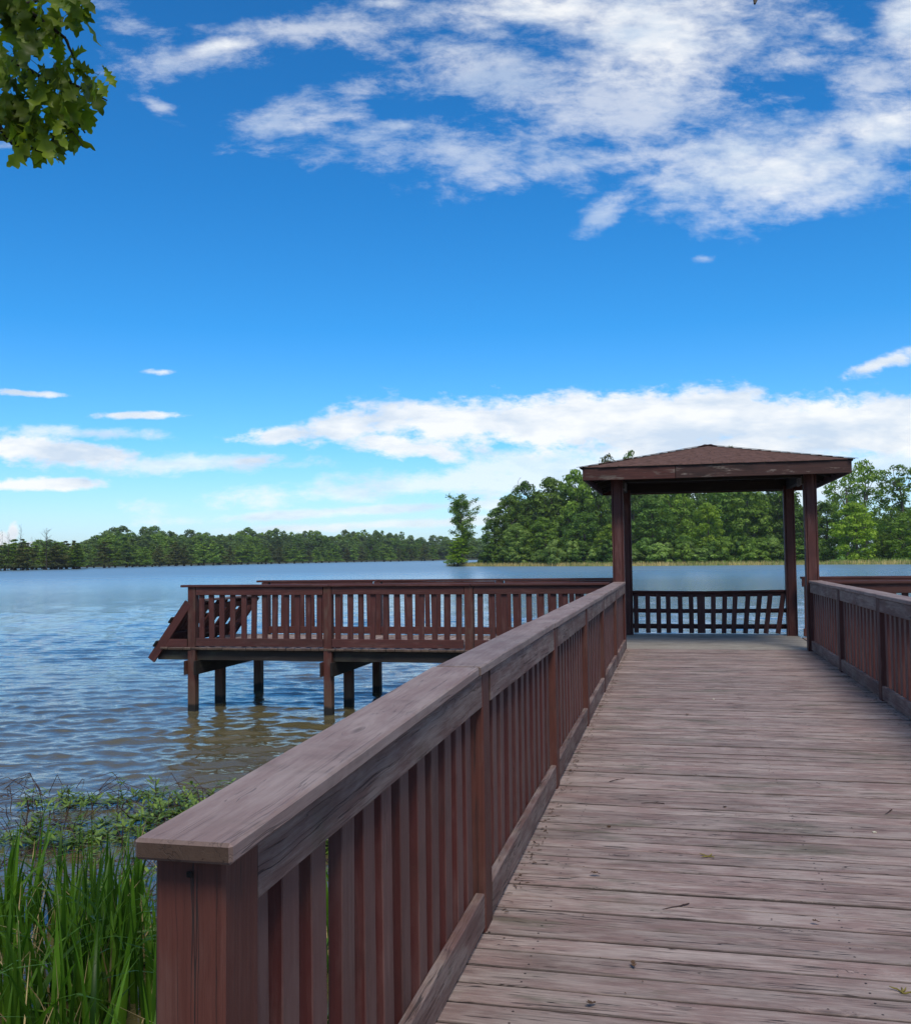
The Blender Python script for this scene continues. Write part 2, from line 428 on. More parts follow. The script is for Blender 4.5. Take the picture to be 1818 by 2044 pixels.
# ------------------------------------------------------------------ water
def water_mat():
    mt, t, p = new_mat('lake_water')
    pos = t.node('ShaderNodeNewGeometry').outputs['Position']
    mp = t.node('ShaderNodeMapping', vector_type='POINT')
    t.put(mp.inputs[0], pos); mp.inputs[2].default_value = (0, 0, -YAW + rad(9))
    v = mp.outputs[0]
    ridge = t.math('SUBTRACT', 1.0, t.math('MULTIPLY', 2.2, t.math('ABSOLUTE', t.math('SUBTRACT', t.noise(t.vm('MULTIPLY', v, (.9, 2.3, 1)), 1, 3, .5, .6), .5))))
    big = t.noise(t.vm('MULTIPLY', v, (.50, 1.05, 1)), 1, 3, .5, .4)
    mid = t.noise(t.vm('MULTIPLY', v, (1.5, 3.2, 1)), 1, 4, .55, .8)
    sm = t.noise(t.vm('MULTIPLY', v, (7.5, 17.0, 1)), 1, 4, .6, .6)
    # the water lies calmer between the plants along the bank
    x, y, z = t.sep(pos)
    dist = t.vm('LENGTH', pos, out=1)
    calm = t.mr(dist, 7.5, 12.5, .35, 1.0, True)
    gust = t.mr(t.noise(t.vm('MULTIPLY', v, (.035, .12, 1)), 1, 4, .6), .35, .65, .70, 1.15)
    h = t.math('ADD', t.math('MULTIPLY', big, .035), t.math('ADD', t.math('ADD', t.math('MULTIPLY', mid, .035), t.math('MULTIPLY', ridge, .012)), t.math('MULTIPLY', sm, .009)))
    fadein = t.mr(dist, 25, 110, .65, 1.0)
    h = t.math('MULTIPLY', h, t.math('MULTIPLY', t.math('MULTIPLY', calm, gust), fadein))
    b = t.node('ShaderNodeBump'); b.inputs['Strength'].default_value = 1.0; b.inputs['Distance'].default_value = 1.0
    t.put(b.inputs['Height'], h); t.l.new(b.outputs[0], p.inputs['Normal'])
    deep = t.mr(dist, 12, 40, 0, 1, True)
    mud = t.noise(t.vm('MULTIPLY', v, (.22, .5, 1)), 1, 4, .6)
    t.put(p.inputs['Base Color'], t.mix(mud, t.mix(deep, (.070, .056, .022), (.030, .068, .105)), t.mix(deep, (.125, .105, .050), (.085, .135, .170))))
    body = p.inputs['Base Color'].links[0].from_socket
    t.put(p.inputs['Base Color'], t.mix(t.mr(dist, 30, 130, 0, 1, True), body, (.150, .250, .330)))  # distant water: bright sky reflection painted into the base colour as pale blue
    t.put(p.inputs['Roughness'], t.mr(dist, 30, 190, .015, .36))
    p.inputs['IOR'].default_value = 1.82
    p.inputs['Specular IOR Level'].default_value = .5
    return mt
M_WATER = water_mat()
WZ = -1.10
g = []
R_ = 2800
def lake():
    """one sheet out to the horizon; real ripples where they are large enough to see, finer towards the pier"""
    rs = np.random.RandomState(3)
    rad_r = [.01, 1.0, 2.0, 3.0, 4.0]
    while rad_r[-1] < 150: rad_r.append(rad_r[-1] * 1.0038)
    while rad_r[-1] < R_: rad_r.append(rad_r[-1] * 1.18)
    rr_ = np.array(rad_r)
    a0, a1 = rad(-66), rad(30)
    fine = np.arange(a0, a1, rad(.135))
    coarse = np.linspace(a1, a0 + 2 * math.pi, 70)[1:-1]
    aa = np.concatenate([fine, [a1], coarse])
    A, Rr = np.meshgrid(aa, rr_)
    X = Rr * np.sin(A); Y = Rr * np.cos(A)
    Z = np.zeros_like(X); DX = np.zeros_like(X); DY = np.zeros_like(X)
    main = -YAW + rad(12)
    sp_ = Rr * .0038
    for i in range(74):
        lam = .09 * (.80 / .09) ** (i / 73.0) * rs.uniform(.9, 1.1)
        th = main + rs.normal() * rad(22 if lam > .6 else 40)
        k = 2 * math.pi / lam
        amp = .0290 * SLOPE * (lam / .30) ** -.15 / k * rs.uniform(.6, 1.4)
        kx, ky = k * math.sin(th), k * math.cos(th)
        ok = np.clip((lam / sp_ - 2.5) / 2.5, 0, 1)
        ph = kx * X + ky * Y + rs.uniform(0, 6.28)
        sn, cs = np.sin(ph), np.cos(ph)
        Z += amp * ok * cs
        DX -= amp * ok * sn * math.sin(th) * .9; DY -= amp * ok * sn * math.cos(th) * .9
    # gusts: bands of livelier and calmer water
    g_ = 1 + .30 * np.sin(X * .13 + Y * .31 + 1) * np.sin(X * .07 - Y * .17) + .2 * np.sin(X * .5 + Y * .9)
    calm = .16 + .84 * np.clip((Rr - 8.0) / 4.5, 0, 1)
    edge = np.clip(np.minimum((A - a0), (a1 - A)) / rad(5), 0, 1) * (A <= a1)
    far = np.clip((150 - Rr) / 60, 0, 1)
    f = g_ * calm * edge * far
    V = np.stack([X + DX * f, Y + DY * f, WZ + Z * f], axis=-1)
    nr, nc = V.shape[:2]
    idx = np.arange(nr * nc).reshape(nr, nc)
    nxt = np.roll(idx, -1, axis=1)
    F = np.stack([idx[:-1], nxt[:-1], nxt[1:], idx[1:]], axis=-1).reshape(-1, 4)
    return V.reshape(-1, 3), F[:, ::-1]
SLOPE = 1.0
V_, F_ = lake()
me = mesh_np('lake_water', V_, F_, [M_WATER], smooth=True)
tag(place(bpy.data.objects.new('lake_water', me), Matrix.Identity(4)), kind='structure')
M_MUD = simple('lake_mud', (.06, .048, .032), .9, .2, .4, .7, .4)
M_GRASSG = simple('meadow_ground', (.13, .25, .035), .95, .1, .35, .25, .3)
me = mesh_np('lake_bed', [(-R_, -R_, -3.2), (R_, -R_, -3.2), (R_, R_, -3.2), (-R_, R_, -3.2)], [(0, 1, 2, 3)], [M_MUD])
tag(place(bpy.data.objects.new('lake_bed', me), Matrix.Identity(4)), kind='structure')

def land(name, shore, back, mat, crest=.35):
    """a strip of ground: shore polyline, rising to a flat top that runs back to the polyline 'back'"""
    n = len(shore); vs = []; fs = []
    for i in range(n):
        s, b = Vector(shore[i]), Vector(back[i])
        d = (b - s); L = d.length; d.normalize()
        for k, (dist, z) in enumerate(((-1.5, WZ - .5), (1.0, WZ + .12), (6, WZ + crest), (25, WZ + crest + .35), (L * .4 + 15, WZ + crest + .6), (L, WZ + crest + .8))):
            q = s + d * dist
            vs.append((q.x, q.y, z + .05 * mnoise.noise(Vector((q.x * .2, q.y * .2, 0)))))
    K = 6
    for i in range(n - 1):
        for k in range(K - 1):
            a = i * K + k
            fs.append((a, a + 1, a + K + 1, a + K))
    me = mesh_np(name, vs, fs, [mat], smooth=True)
    return tag(place(bpy.data.objects.new(name, me), Matrix.Identity(4)), kind='structure')

def refine(pts, step):
    out = []
    for a, b in zip(pts[:-1], pts[1:]):
        a, b = Vector(a), Vector(b); k = max(1, int((b - a).length / step))
        for i in range(k):
            q = a.lerp(b, i / k)
            out.append((q.x, q.y))
    out.append(tuple(pts[-1]))
    return out
R_SHORE = refine([(-50, 262), (-58, 246), (-52, 237), (-38, 229), (-13, 212), (8, 207), (29, 205), (43, 195), (62, 188), (95, 184), (170, 190), (330, 230)], 4)
def jit(p, a=.9): return (p[0] + a * mnoise.noise(Vector((p[0] * .3, p[1] * .3, 1))), p[1] + a * 1.5 * mnoise.noise(Vector((p[0] * .25, p[1] * .3, 5))))
R_SHORE = [jit(p) for p in R_SHORE]
R_BACK = [(p[0] * .6 + 60 if p[0] < 60 else p[0] * 1.3, 620 + (i * 1.5)) for i, p in enumerate(R_SHORE)]
land('right_bank', R_SHORE, R_BACK, M_GRASSG)
F_SHORE = refine([(-430, 250), (-330, 275), (-250, 310), (-232, 345), (-226, 390), (-215, 440), (-200, 500), (-172, 560), (-140, 605), (-90, 640), (-20, 665), (120, 700)], 14)
F_SHORE = [jit(p, 5) for p in F_SHORE]
F_BACK = [(p[0] * 2.6 - 150, p[1] * 2.6 + 250) for p in F_SHORE]
M_FARG = simple('far_bank_ground', (.055, .060, .028), .95, .1, .35, .1, .3)
land('far_bank', F_SHORE, F_BACK, M_FARG)
NB = refine([(-40, .2), (-9, 1.0), (-3.4, 2.2), (-1, 1.7), (3, 1.6), (9, 1.2), (40, -3)], 1.5)
land('near_bank', [jit(p, .3) for p in NB], [(p[0] * 1.2, p[1] - 60) for p in NB], M_MUD, crest=.25)

# ------------------------------------------------------------------ trees
def unit(rs, n):
    v = rs.normal(size=(n, 3)); return v / np.linalg.norm(v, axis=1)[:, None]

def quads(rs, pos, nrm, size, aspect=1.5):
    """one irregular leaf-clump quad per position"""
    n = len(pos)
    r = unit(rs, n)
    a = np.cross(nrm, r); a /= np.linalg.norm(a, axis=1)[:, None] + 1e-9
    b = np.cross(nrm, a)
    s = size[:, None]
    P = np.empty((n, 4, 3))
    P[:, 0] = pos - a * s * aspect * rs.uniform(.7, 1.1, (n, 1))
    P[:, 1] = pos + b * s * rs.uniform(.5, 1.0, (n, 1)) + nrm * s * .15
    P[:, 2] = pos + a * s * aspect * rs.uniform(.7, 1.1, (n, 1))
    P[:, 3] = pos - b * s * rs.uniform(.5, 1.0, (n, 1)) + nrm * s * .15
    return P.reshape(-1, 3), np.arange(n * 4).reshape(n, 4)

def tube(pts, radii, sides=6):
    vs, fs = [], []
    prev = None
    for i, p in enumerate(pts):
        p = Vector(p)
        d = (Vector(pts[min(i + 1, len(pts) - 1)]) - Vector(pts[max(i - 1, 0)])).normalized()
        a = d.orthogonal().normalized() if prev is None else (prev - d * prev.dot(d)).normalized()
        prev = a
        b = d.cross(a)
        for k in range(sides):
            t = 2 * math.pi * k / sides
            q = p + (a * math.cos(t) + b * math.sin(t)) * radii[i]
            vs.append(tuple(q))
    for i in range(len(pts) - 1):
        for k in range(sides):
            k2 = (k + 1) % sides
            fs.append((i * sides + k, i * sides + k2, (i + 1) * sides + k2, (i + 1) * sides + k))
    return vs, fs

def join(parts):
    V, F, o = [], [], 0
    for v, f in parts:
        V.extend(v); F.extend([tuple(i + o for i in q) for q in f]); o += len(v)
    return V, F

def limb(rr, a, b, r1, r2, bow=.1, seg=5, sides=5):
    a, b = Vector(a), Vector(b)
    L = (b - a).length
    side = Vector((rr.uniform(-1, 1), rr.uniform(-1, 1), rr.uniform(0, 1))) * L * bow
    pts, rs = [], []
    for i in range(seg + 1):
        t = i / seg
        q = a.lerp(b, t) + side * math.sin(t * math.pi) + Vector((rr.uniform(-1, 1), rr.uniform(-1, 1), rr.uniform(-1, 1))) * L * .02 * (0 < i < seg)
        pts.append(q); rs.append(r1 + (r2 - r1) * t)
    return tube(pts, rs, sides)

def broadleaf(seed, H, R, zb, ncl=46, per=120, leaf=.30, rc=(.15, .26), hollow=.6, low=.36):
    """crown mesh + trunk mesh of a broad-leaved tree; unit metres, base at origin"""
    rs = np.random.RandomState(seed); rr = random.Random(seed)
    lob = [rr.uniform(0, 6.28) for _ in range(3)]
    C, Rr = [], []
    zm = zb + (H - zb) * low
    while len(C) < ncl:
        r = R * rs.uniform(*rc)
        z = rs.uniform(zb + r * .4, H - r * .7)
        t = (z - zm) / ((H - r * .6 - zm) if z > zm else (zm - zb + r))
        rm = R * max(.02, 1 - abs(t) ** 2.3) ** .55 - r * .45
        a = rs.uniform(0, 6.283)
        lobe = 1 + .15 * math.sin(2 * a + lob[0]) + .13 * math.sin(3 * a + lob[1] + z * .35)
        u = 1 - (1 - hollow) * rs.rand() if rs.rand() < .85 else rs.uniform(0, hollow)
        d = max(0, rm) * lobe * u
        if C and rs.rand() < .75:
            q = np.array(C); rr_ = np.array(Rr); dd = np.linalg.norm(q - np.array([math.cos(a) * d, math.sin(a) * d, z]), axis=1)
            if (dd < (rr_ + r) * .42).any(): continue
        C.append(np.array([math.cos(a) * d, math.sin(a) * d, z])); Rr.append(r)
    P, Nn = [], []
    for c, r in zip(C, Rr):
        k = int(per * (r / (R * .2)) ** 1.7)
        v = unit(rs, k)
        v[:, 2] = np.where(rs.rand(k) < .55, np.abs(v[:, 2]), v[:, 2])
        # every clump is itself lumpy: leaves gather in small sprays on its shell
        sp = unit(rs, 9); di = v @ sp.T; bst = di.max(axis=1)[:, None]
        sc = np.array([1.12, 1.12, .80]) * r
        rad_ = (.62 + .50 * np.clip((bst - .55) * 2.2, 0, 1)) * rs.uniform(.86, 1.10, (k, 1))
        P.append(c + v * sc * rad_)
        nn = v * np.array([1, 1, 1.5]) + .5 * unit(rs, k); Nn.append(nn / np.linalg.norm(nn, axis=1)[:, None])
    P = np.vstack(P); Nn = np.vstack(Nn)
    vs, fs = quads(rs, P, Nn, leaf * rs.uniform(.55, 1.35, len(P)))
    tr = H * .016 + .08
    parts = [limb(rr, (0, 0, -.6), (rr.uniform(-.4, .4), rr.uniform(-.4, .4), H * .8), tr * 1.25, tr * .25, .02, 8, 8)]
    for c in sorted(C, key=lambda q: rs.rand())[:14]:
        z0 = min(max(zb * .8 + 1.0, c[2] - R * rr.uniform(.5, .9)), H * .7)
        parts.append(limb(rr, (0, 0, z0), c, tr * .38, tr * .07, .10, 4, 4))
    tv, tf = join(parts)
    return (vs, fs), (tv, tf)

def cypress(seed, H, R, layers=9, leaf=.22, flat=.25, z0=.16, per=46):
    """small bald cypress: flared foot, level sprays in tiers"""
    rs = np.random.RandomState(seed); rr = random.Random(seed)
    P, Nn = [], []
    parts = [tube([(0, 0, -.8), (0, 0, .15), (0, 0, .6), (0, 0, 1.3), (.05, 0, H * .55), (0, .05, H * .98)], [.55, .42, .25, .16, .09, .02], 7)]
    for L in range(layers):
        f = L / (layers - 1)
        z = H * (z0 + (1 - z0) * f)
        rl = R * (1.0 - f) ** .65 * (.75 + .45 * rs.rand()) + .25
        nb = 6 if f < .8 else 4
        for b in range(nb):
            a = rs.uniform(0, 2 * math.pi); ln = rl * rs.uniform(.6, 1.15)
            tip = np.array([math.cos(a) * ln, math.sin(a) * ln, z + rs.uniform(-.1, .25)])
            if b < 4: parts.append(limb(rr, (0, 0, z - .2), tuple(tip), .035, .01, .04, 3, 3))
            k = int(per * (.4 + ln / R))
            t = rs.uniform(.15, 1.05, (k, 1)) ** .8
            q = np.array([0, 0, z]) * (1 - t) + tip * t
            q = q + rs.normal(size=(k, 3)) * np.array([.28, .28, .11]) * (.5 + ln * .3)
            P.append(q)
            nn = np.array([0, 0, 1.]) + .6 * unit(rs, k); Nn.append(nn / np.linalg.norm(nn, axis=1)[:, None])
    P = np.vstack(P); Nn = np.vstack(Nn)
    vs, fs = quads(rs, P, Nn, leaf * rs.uniform(.5, 1.3, len(P)), 1.8)
    return (vs, fs), join(parts)

def tree_protos(lst, mat):
    out = []
    for cr, tk in lst:
        out.append((mesh_np('crown', *cr, mats=[mat]), mesh_np('trunk', *tk, mats=[M_BARK], smooth=True)))
    return out

def put_tree(name, proto, x, y, z, sx, sz, rz, leafm, barkm, label, group=None, cat='tree'):
    e = empty(name, (x, y, z), label, cat, group)
    M = Matrix.Translation((x, y, z)) @ Matrix.Rotation(rz, 4, 'Z') @ Matrix.Diagonal((sx, sx, sz, 1))
    for nm, me_, mt in (('crown', proto[0], leafm), ('trunk', proto[1], barkm)):
        o = bpy.data.objects.new(nm, me_)
        place(o, M, e)
        o.material_slots[0].link = 'OBJECT'; o.material_slots[0].material = mt
    return e

BL_ = tree_protos([broadleaf(s, 20, 6.4, .1, ncl=105, per=95, leaf=.25) for s in (11, 12, 13, 14, 15)], M_LEAF_MD)          # dense, leafy to the ground
BS_ = tree_protos([broadleaf(s, 20, 5.6, 4.0, ncl=86, per=78, leaf=.21, rc=(.11, .20), hollow=.45, low=.5) for s in (21, 22, 23)], M_LEAF_MD)      # open crown, sky shows through
BF_ = tree_protos([broadleaf(s, 18, 5.4, .2, ncl=90, per=34, leaf=.34, rc=(.13, .27)) for s in (31, 32, 33, 34)], M_LEAF_FAR)
SH_ = tree_protos([broadleaf(s, 5, 3.0, .0, ncl=34, per=75, leaf=.20, rc=(.2, .34)) for s in (51, 52, 53)], M_LEAF_DK)  # shrubs
#                            # far wood
CY_ = tree_protos([cypress(s, 8.0, 2.9, leaf=.24, layers=8 + s % 4) for s in (41, 42, 43, 44, 45)], M_LEAF_CY)

def at(px, Z):
    """ground point at picture column px and distance Z along the view axis"""
    X = (px - CX) / FPX * Z
    f2 = Vector((fw.x, fw.y)).normalized()
    return f2.x * Z + r0.x * X, f2.y * Z + r0.y * X
def horizon(px): return 1110.5 - .0125 * (px - CX)
def hgt(px, top, Z): return (horizon(px) - top) / FPX * Z + EYE.z - WZ      # height above the water of a point seen at row 'top'

# right-hand wood: (px, distance, row of its top, width factor, prototype list, index, leaf, label)
D, Md, Lm, Ol, Cy = M_LEAF_DK, M_LEAF_MD, M_LEAF_LM, M_LEAF_OL, M_LEAF_CY
WOOD = [
 (990, 256, 1012, .66, BL_, 0, D, 'dark green tree at the left end of the wood, next to the lone cypress'),
 (1018, 254, 984, .85, BL_, 1, Md, 'broad mid green tree second from the left end of the wood'),
 (1030, 236, 1042, .60, BL_, 2, Cy, 'soft yellow green low tree leaning over the reeds left of the gazebo'),
 (1050, 262, 958, .95, BL_, 3, D, 'dark tall tree at the left end of the wood beside the bare grey crown'),
 (1085, 236, 1030, .70, BL_, 4, Md, 'low bushy tree at the waterline midway between lone cypress and gazebo'),
 (1100, 262, 950, .95, BL_, 0, Md, 'tall mid green tree midway between the lone cypress and the gazebo'),
 (1150, 258, 932, 1.0, BL_, 2, Md, 'tall leafy tree just left of the gazebo roof'),
 (1165, 230, 1020, .80, BL_, 1, D, 'dark low spreading tree at the waterline left of the gazebo post'),
 (1198, 262, 922, 1.0, BL_, 4, D, 'tall dark tree directly behind the left corner of the gazebo roof'),
 (1215, 222, 1045, .55, BL_, 3, Lm, 'small yellow green tree against the left front gazebo post'),
 (1262, 240, 945, 1.0, BL_, 1, D, 'dark tree framed by the gazebo at its left post'),
 (1300, 226, 990, .85, BL_, 0, D, 'dark leafy tree framed by the left third of the gazebo opening'),
 (1345, 238, 960, .9, BL_, 3, Md, 'mid green tree framed just left of the middle of the gazebo opening'),
 (1365, 214, 1068, .55, BL_, 4, D, 'low dark bushy tree at the waterline under the middle of the gazebo'),
 (1412, 216, 1000, .72, BL_, 2, Lm, 'bright lime green tree in the middle of the gazebo opening'),
 (1450, 240, 950, .95, BL_, 4, D, 'dark tree behind the bright lime tree in the gazebo opening'),
 (1492, 232, 962, .9, BL_, 0, Md, 'mid green tree framed by the right third of the gazebo opening'),
 (1520, 214, 1072, .5, BL_, 1, Md, 'low rounded tree at the waterline beside the right rear gazebo post'),
 (1555, 232, 955, .95, BL_, 3, D, 'dark tree behind the right rear gazebo post'),
 (1598, 226, 1010, .7, BL_, 2, D, 'dark tree seen between the two right gazebo posts'),
 (1645, 232, 1000, .8, BL_, 1, Md, 'mid green tree just right of the gazebo behind the meadow strip'),
 (1706, 197, 1000, .72, BL_, 0, Lm, 'bright lime green tree standing on the bank right of the gazebo'),
 (1762, 200, 1062, .45, BL_, 4, Md, 'low green bush-like tree at the foot of the tall open tree on the right'),
]
rr = random.Random(5)
for i, (px, Z, top, wf, pl_, k, lm, lab) in enumerate(WOOD):
    x, y = at(px, Z)
    h = hgt(px, top, Z) - .5
    put_tree('broadleaf_tree', pl_[k], x, y, WZ + .45, wf * rr.uniform(.92, 1.08), h / 20.2, rr.uniform(0, 6.28), lm, M_BARK, lab, 'trees of the wood on the right bank')
OPEN = [
 (1215, 275, 902, .85, BS_, 0, Ol, 'thin topped pale tree rising above the left slope of the gazebo roof'),
 (1262, 285, 897, .85, BS_, 1, Md, 'taller open tree rising above the left slope of the gazebo roof'),
 (1462, 290, 884, .70, BS_, 2, Md, 'open topped tree just peeping over the gazebo ridge'),
 (1690, 225, 935, .95, BS_, 2, Md, 'open crowned tree behind the lime tree right of the gazebo'),
 (1728, 212, 914, 1.0, BS_, 0, Md, 'tallest open crowned tree right of the gazebo with sky between its branches'),
 (1665, 240, 968, .8, BS_, 1, Md, 'thin open tree next to the right corner of the gazebo roof'),
 (1800, 205, 926, 1.0, BS_, 1, Md, 'open crowned tree with forked trunk at the right edge of the picture'),
 (1830, 195, 1010, .8, BL_, 2, Md, 'leafy tree cut by the right edge of the picture'),
 (1775, 235, 1030, .7, BL_, 3, Md, 'mid green tree standing behind the forked trunk on the right'),
]
for i, (px, Z, top, wf, pl_, k, lm, lab) in enumerate(OPEN):
    x, y = at(px, Z)
    put_tree('open_crowned_tree', pl_[k], x, y, WZ + .45, wf, (hgt(px, top, Z) - .5) / 20.0, rr.uniform(0, 6.28), lm, M_BARK, lab, 'open crowned trees behind the wood')
# inner rows that close the wood
for row, (Zb, tops, x0, x1, st) in enumerate(((268, 975, 1035, 1600, 42), (295, 965, 1070, 1900, 48), (240, 1015, 1850, 2100, 50))):
    px = x0
    while px < x1:
        Z = Zb + rr.uniform(-5, 8); x, y = at(px, Z)
        tp = tops + rr.uniform(-8, 22) + (28 if px < 1040 else 0) + (45 if 1600 < px else 0)
        put_tree('broadleaf_tree', BL_[rr.randrange(5)], x, y, WZ + .6, rr.uniform(.8, 1.0), (hgt(px, tp, Z) - .6) / 20.2, rr.uniform(0, 6.28), rr.choice([D, Md, D]), M_BARK,
                 'leafy tree deep inside the wood on the right bank, partly hidden', 'trees deep inside the wood')
        px += st * rr.uniform(.8, 1.2)
        if 1620 < px < 1700: px = 1702

for i in range(46):
    px = 972 + i * 15.2 + rr.uniform(-6, 6)
    if 1632 < px < 1690: continue
    Z = float(np.interp(px, [960, 1100, 1300, 1650, 1820], [247, 226, 212, 203, 198])) + rr.uniform(-2, 4)
    x, y = at(px, Z)
    put_tree('shrub', SH_[i % 3], x, y, WZ + .25, rr.uniform(.8, 1.15), rr.uniform(.65, 1.25), rr.uniform(0, 6.28), rr.choice([D, D, Md, Cy]), M_BARK,
             'low green shrub at the foot of the wood behind the reeds', 'shrubs along the right bank', 'shrub')

# lone cypress on the reed point
def lone_cypress():
    rs = np.random.RandomState(77); r2 = random.Random(77)
    H = 17.3
    parts = [limb(r2, (0, 0, -.8), (.2, 0, 9), .42, .20, .01, 6, 8), limb(r2, (.2, 0, 9), (-.5, .2, H), .20, .04, .03, 5, 6)]
    P, Nn = [], []
    ends = []
    for k in range(58):
        z = 3.6 + (H - 4.2) * (k / 57) ** .9
        a = r2.uniform(0, 6.28); ln = r2.uniform(1.0, 3.2) * (1.0 + .42 * min(1, max(0, (z - 9) / 4)) - .35 * max(0, z - 15) / 2.3)
        e = (math.cos(a) * ln, math.sin(a) * ln, z + r2.uniform(.4, 1.9))
        parts.append(limb(r2, (0, 0, z - .3), e, .07, .015, .08, 4, 4)); ends.append((np.array([0, 0, z]), np.array(e)))
    parts.append(limb(r2, (0, 0, H - 2.5), (3.9, -.5, H - .3), .08, .02, .05, 4, 4)); ends.append((np.array([0, 0, H - 2.5]), np.array([3.9, -.5, H - .3])))
    for a, b in ends:
        for t in (.45, .7, .9, 1.02):
            c = a * (1 - t) + b * t
            k = 44; P.append(c + rs.normal(size=(k, 3)) * np.array([.42, .42, .34]) * (1.25 - .4 * t))
            nn = np.array([0, 0, 1.]) + .8 * unit(rs, k); Nn.append(nn / np.linalg.norm(nn, axis=1)[:, None])
    P = np.vstack(P); Nn = np.vstack(Nn)
    return quads(rs, P, Nn, .17 * rs.uniform(.5, 1.3, len(P)), 1.6), join(parts)
cr, tk = lone_cypress()
x, y = at(921, 244)
put_tree('cypress_tree', (mesh_np('crown', *cr, mats=[M_LEAF_MD]), mesh_np('trunk', *tk, mats=[M_BARK], smooth=True)), x, y, WZ + .1, 1, 1.0, .6, M_LEAF_MD, M_BARK,
         'tall lone cypress with a thin see-through crown on the reed point', None)
x, y = at(912, 240)
put_tree('cypress_tree', CY_[1], x, y, WZ + .1, .95, .95, 1, M_LEAF_LM, M_BARK_DK, 'low yellow green cypress clump at the foot of the tall lone cypress', None)
x, y = at(905, 247)
put_tree('cypress_tree', CY_[3], x, y, WZ, .8, .8, 2, M_LEAF_CY, M_BARK_DK, 'small cypress half hidden left of the lone cypress foot', None)

# bare-topped grey tree in the wood
def bare(seed, H, spread, n=26, r=.16):
    r2 = random.Random(seed)
    parts = [limb(r2, (0, 0, -.5), (.2, .1, H * .92), r, r * .12, .01, 7, 6)]
    for k in range(n):
        z = H * (.35 + .6 * k / n); a = r2.uniform(0, 6.28); ln = spread * r2.uniform(.5, 1) * (1.15 - z / H)
        e = Vector((math.cos(a) * ln, math.sin(a) * ln, z + ln * r2.uniform(.5, 1.3)))
        parts.append(limb(r2, (0, 0, z), e, r * .3, r * .06, .06, 3, 3))
        for q in range(3):
            s = Vector((0, 0, z)).lerp(e, r2.uniform(.4, .9))
            parts.append(limb(r2, s, s + Vector((r2.uniform(-1, 1), r2.uniform(-1, 1), r2.uniform(.2, 1.4))) * ln * .35, r * .12, r * .03, .05, 2, 3))
    return join(parts)
def put_bare(px, Z, top, seed, spread, label, r=.16, mat=None):
    x, y = at(px, Z); h = hgt(px, top, Z)
    v, f = bare(seed, h, spread, r=r)
    o = bpy.data.objects.new('bare_tree', mesh_np('bare_tree', v, f, mats=[mat or M_BARK], smooth=True))
    place(o, Matrix.Translation((x, y, WZ)))
    tag(o, label, 'bare tree')
put_bare(1034, 262, 948, 3, 5.5, 'grey nearly leafless crown above the left end of the wood', .2)
put_bare(40, 286, 1042, 4, 2.6, 'tallest dead spire with short level branches at the far left shore', .13, M_BARK_DK)
put_bare(16, 286, 1058, 5, 2.6, 'second dead spire left of the tallest one at the far left shore', .12, M_BARK_DK)
put_bare(62, 300, 1068, 6, 1.6, 'shortest dead spire right of the tallest one at the far left shore', .1, M_BARK_DK)
put_bare(92, 290, 1054, 8, 6.0, 'dead tree with many upswept bare limbs at the far left shore', .22, M_BARK_DK)
put_bare(2, 286, 1052, 9, 2.0, 'dead spire at the very left edge of the picture', .1, M_BARK_DK)

# cypresses standing in the shallows before the far shore
rr = random.Random(9)
CYP = []
n_c = 64
for i in range(n_c):
    f = (i + rr.uniform(-.3, .3)) / n_c
    px = -60 + f * 940
    Zs = np.interp(px, [-60, 0, 100, 180, 300, 450, 600, 760, 880], [265, 285, 292, 340, 372, 420, 480, 540, 590]) + rr.uniform(-6, 14)
    CYP.append((px, Zs))
for i in range(26):
    px = rr.uniform(-60, 175); CYP.append((px, rr.uniform(300, 335)))
for i in range(22):
    px = rr.uniform(250, 560); CYP.append((px, np.interp(px, [250, 560], [385, 480]) + rr.uniform(0, 18)))
for i, (px, Z) in enumerate(CYP):
    x, y = at(px, Z)
    s = rr.uniform(.75, 1.15) * (1.1 if px > 180 else 1.0)
    if px < 180:
        lab = 'small bald cypress with flared foot standing in the shallows at the far left'
    elif px < 560:
        lab = 'small bald cypress in the shallows before the dark middle of the far wood'
    else:
        lab = 'small bald cypress in the distant shallows above the near platform railing'
    put_tree('bald_cypress', CY_[rr.randrange(5)], x, y, WZ, s * rr.uniform(.9, 1.25), s, rr.uniform(0, 6.28), rr.choice([M_LEAF_CY, M_LEAF_CY, M_LEAF_MD, M_LEAF_OL]), M_BARK_DK, lab, 'bald cypresses ' + ('left' if px < 180 else 'middle' if px < 560 else 'distant') + ' along the far shore')
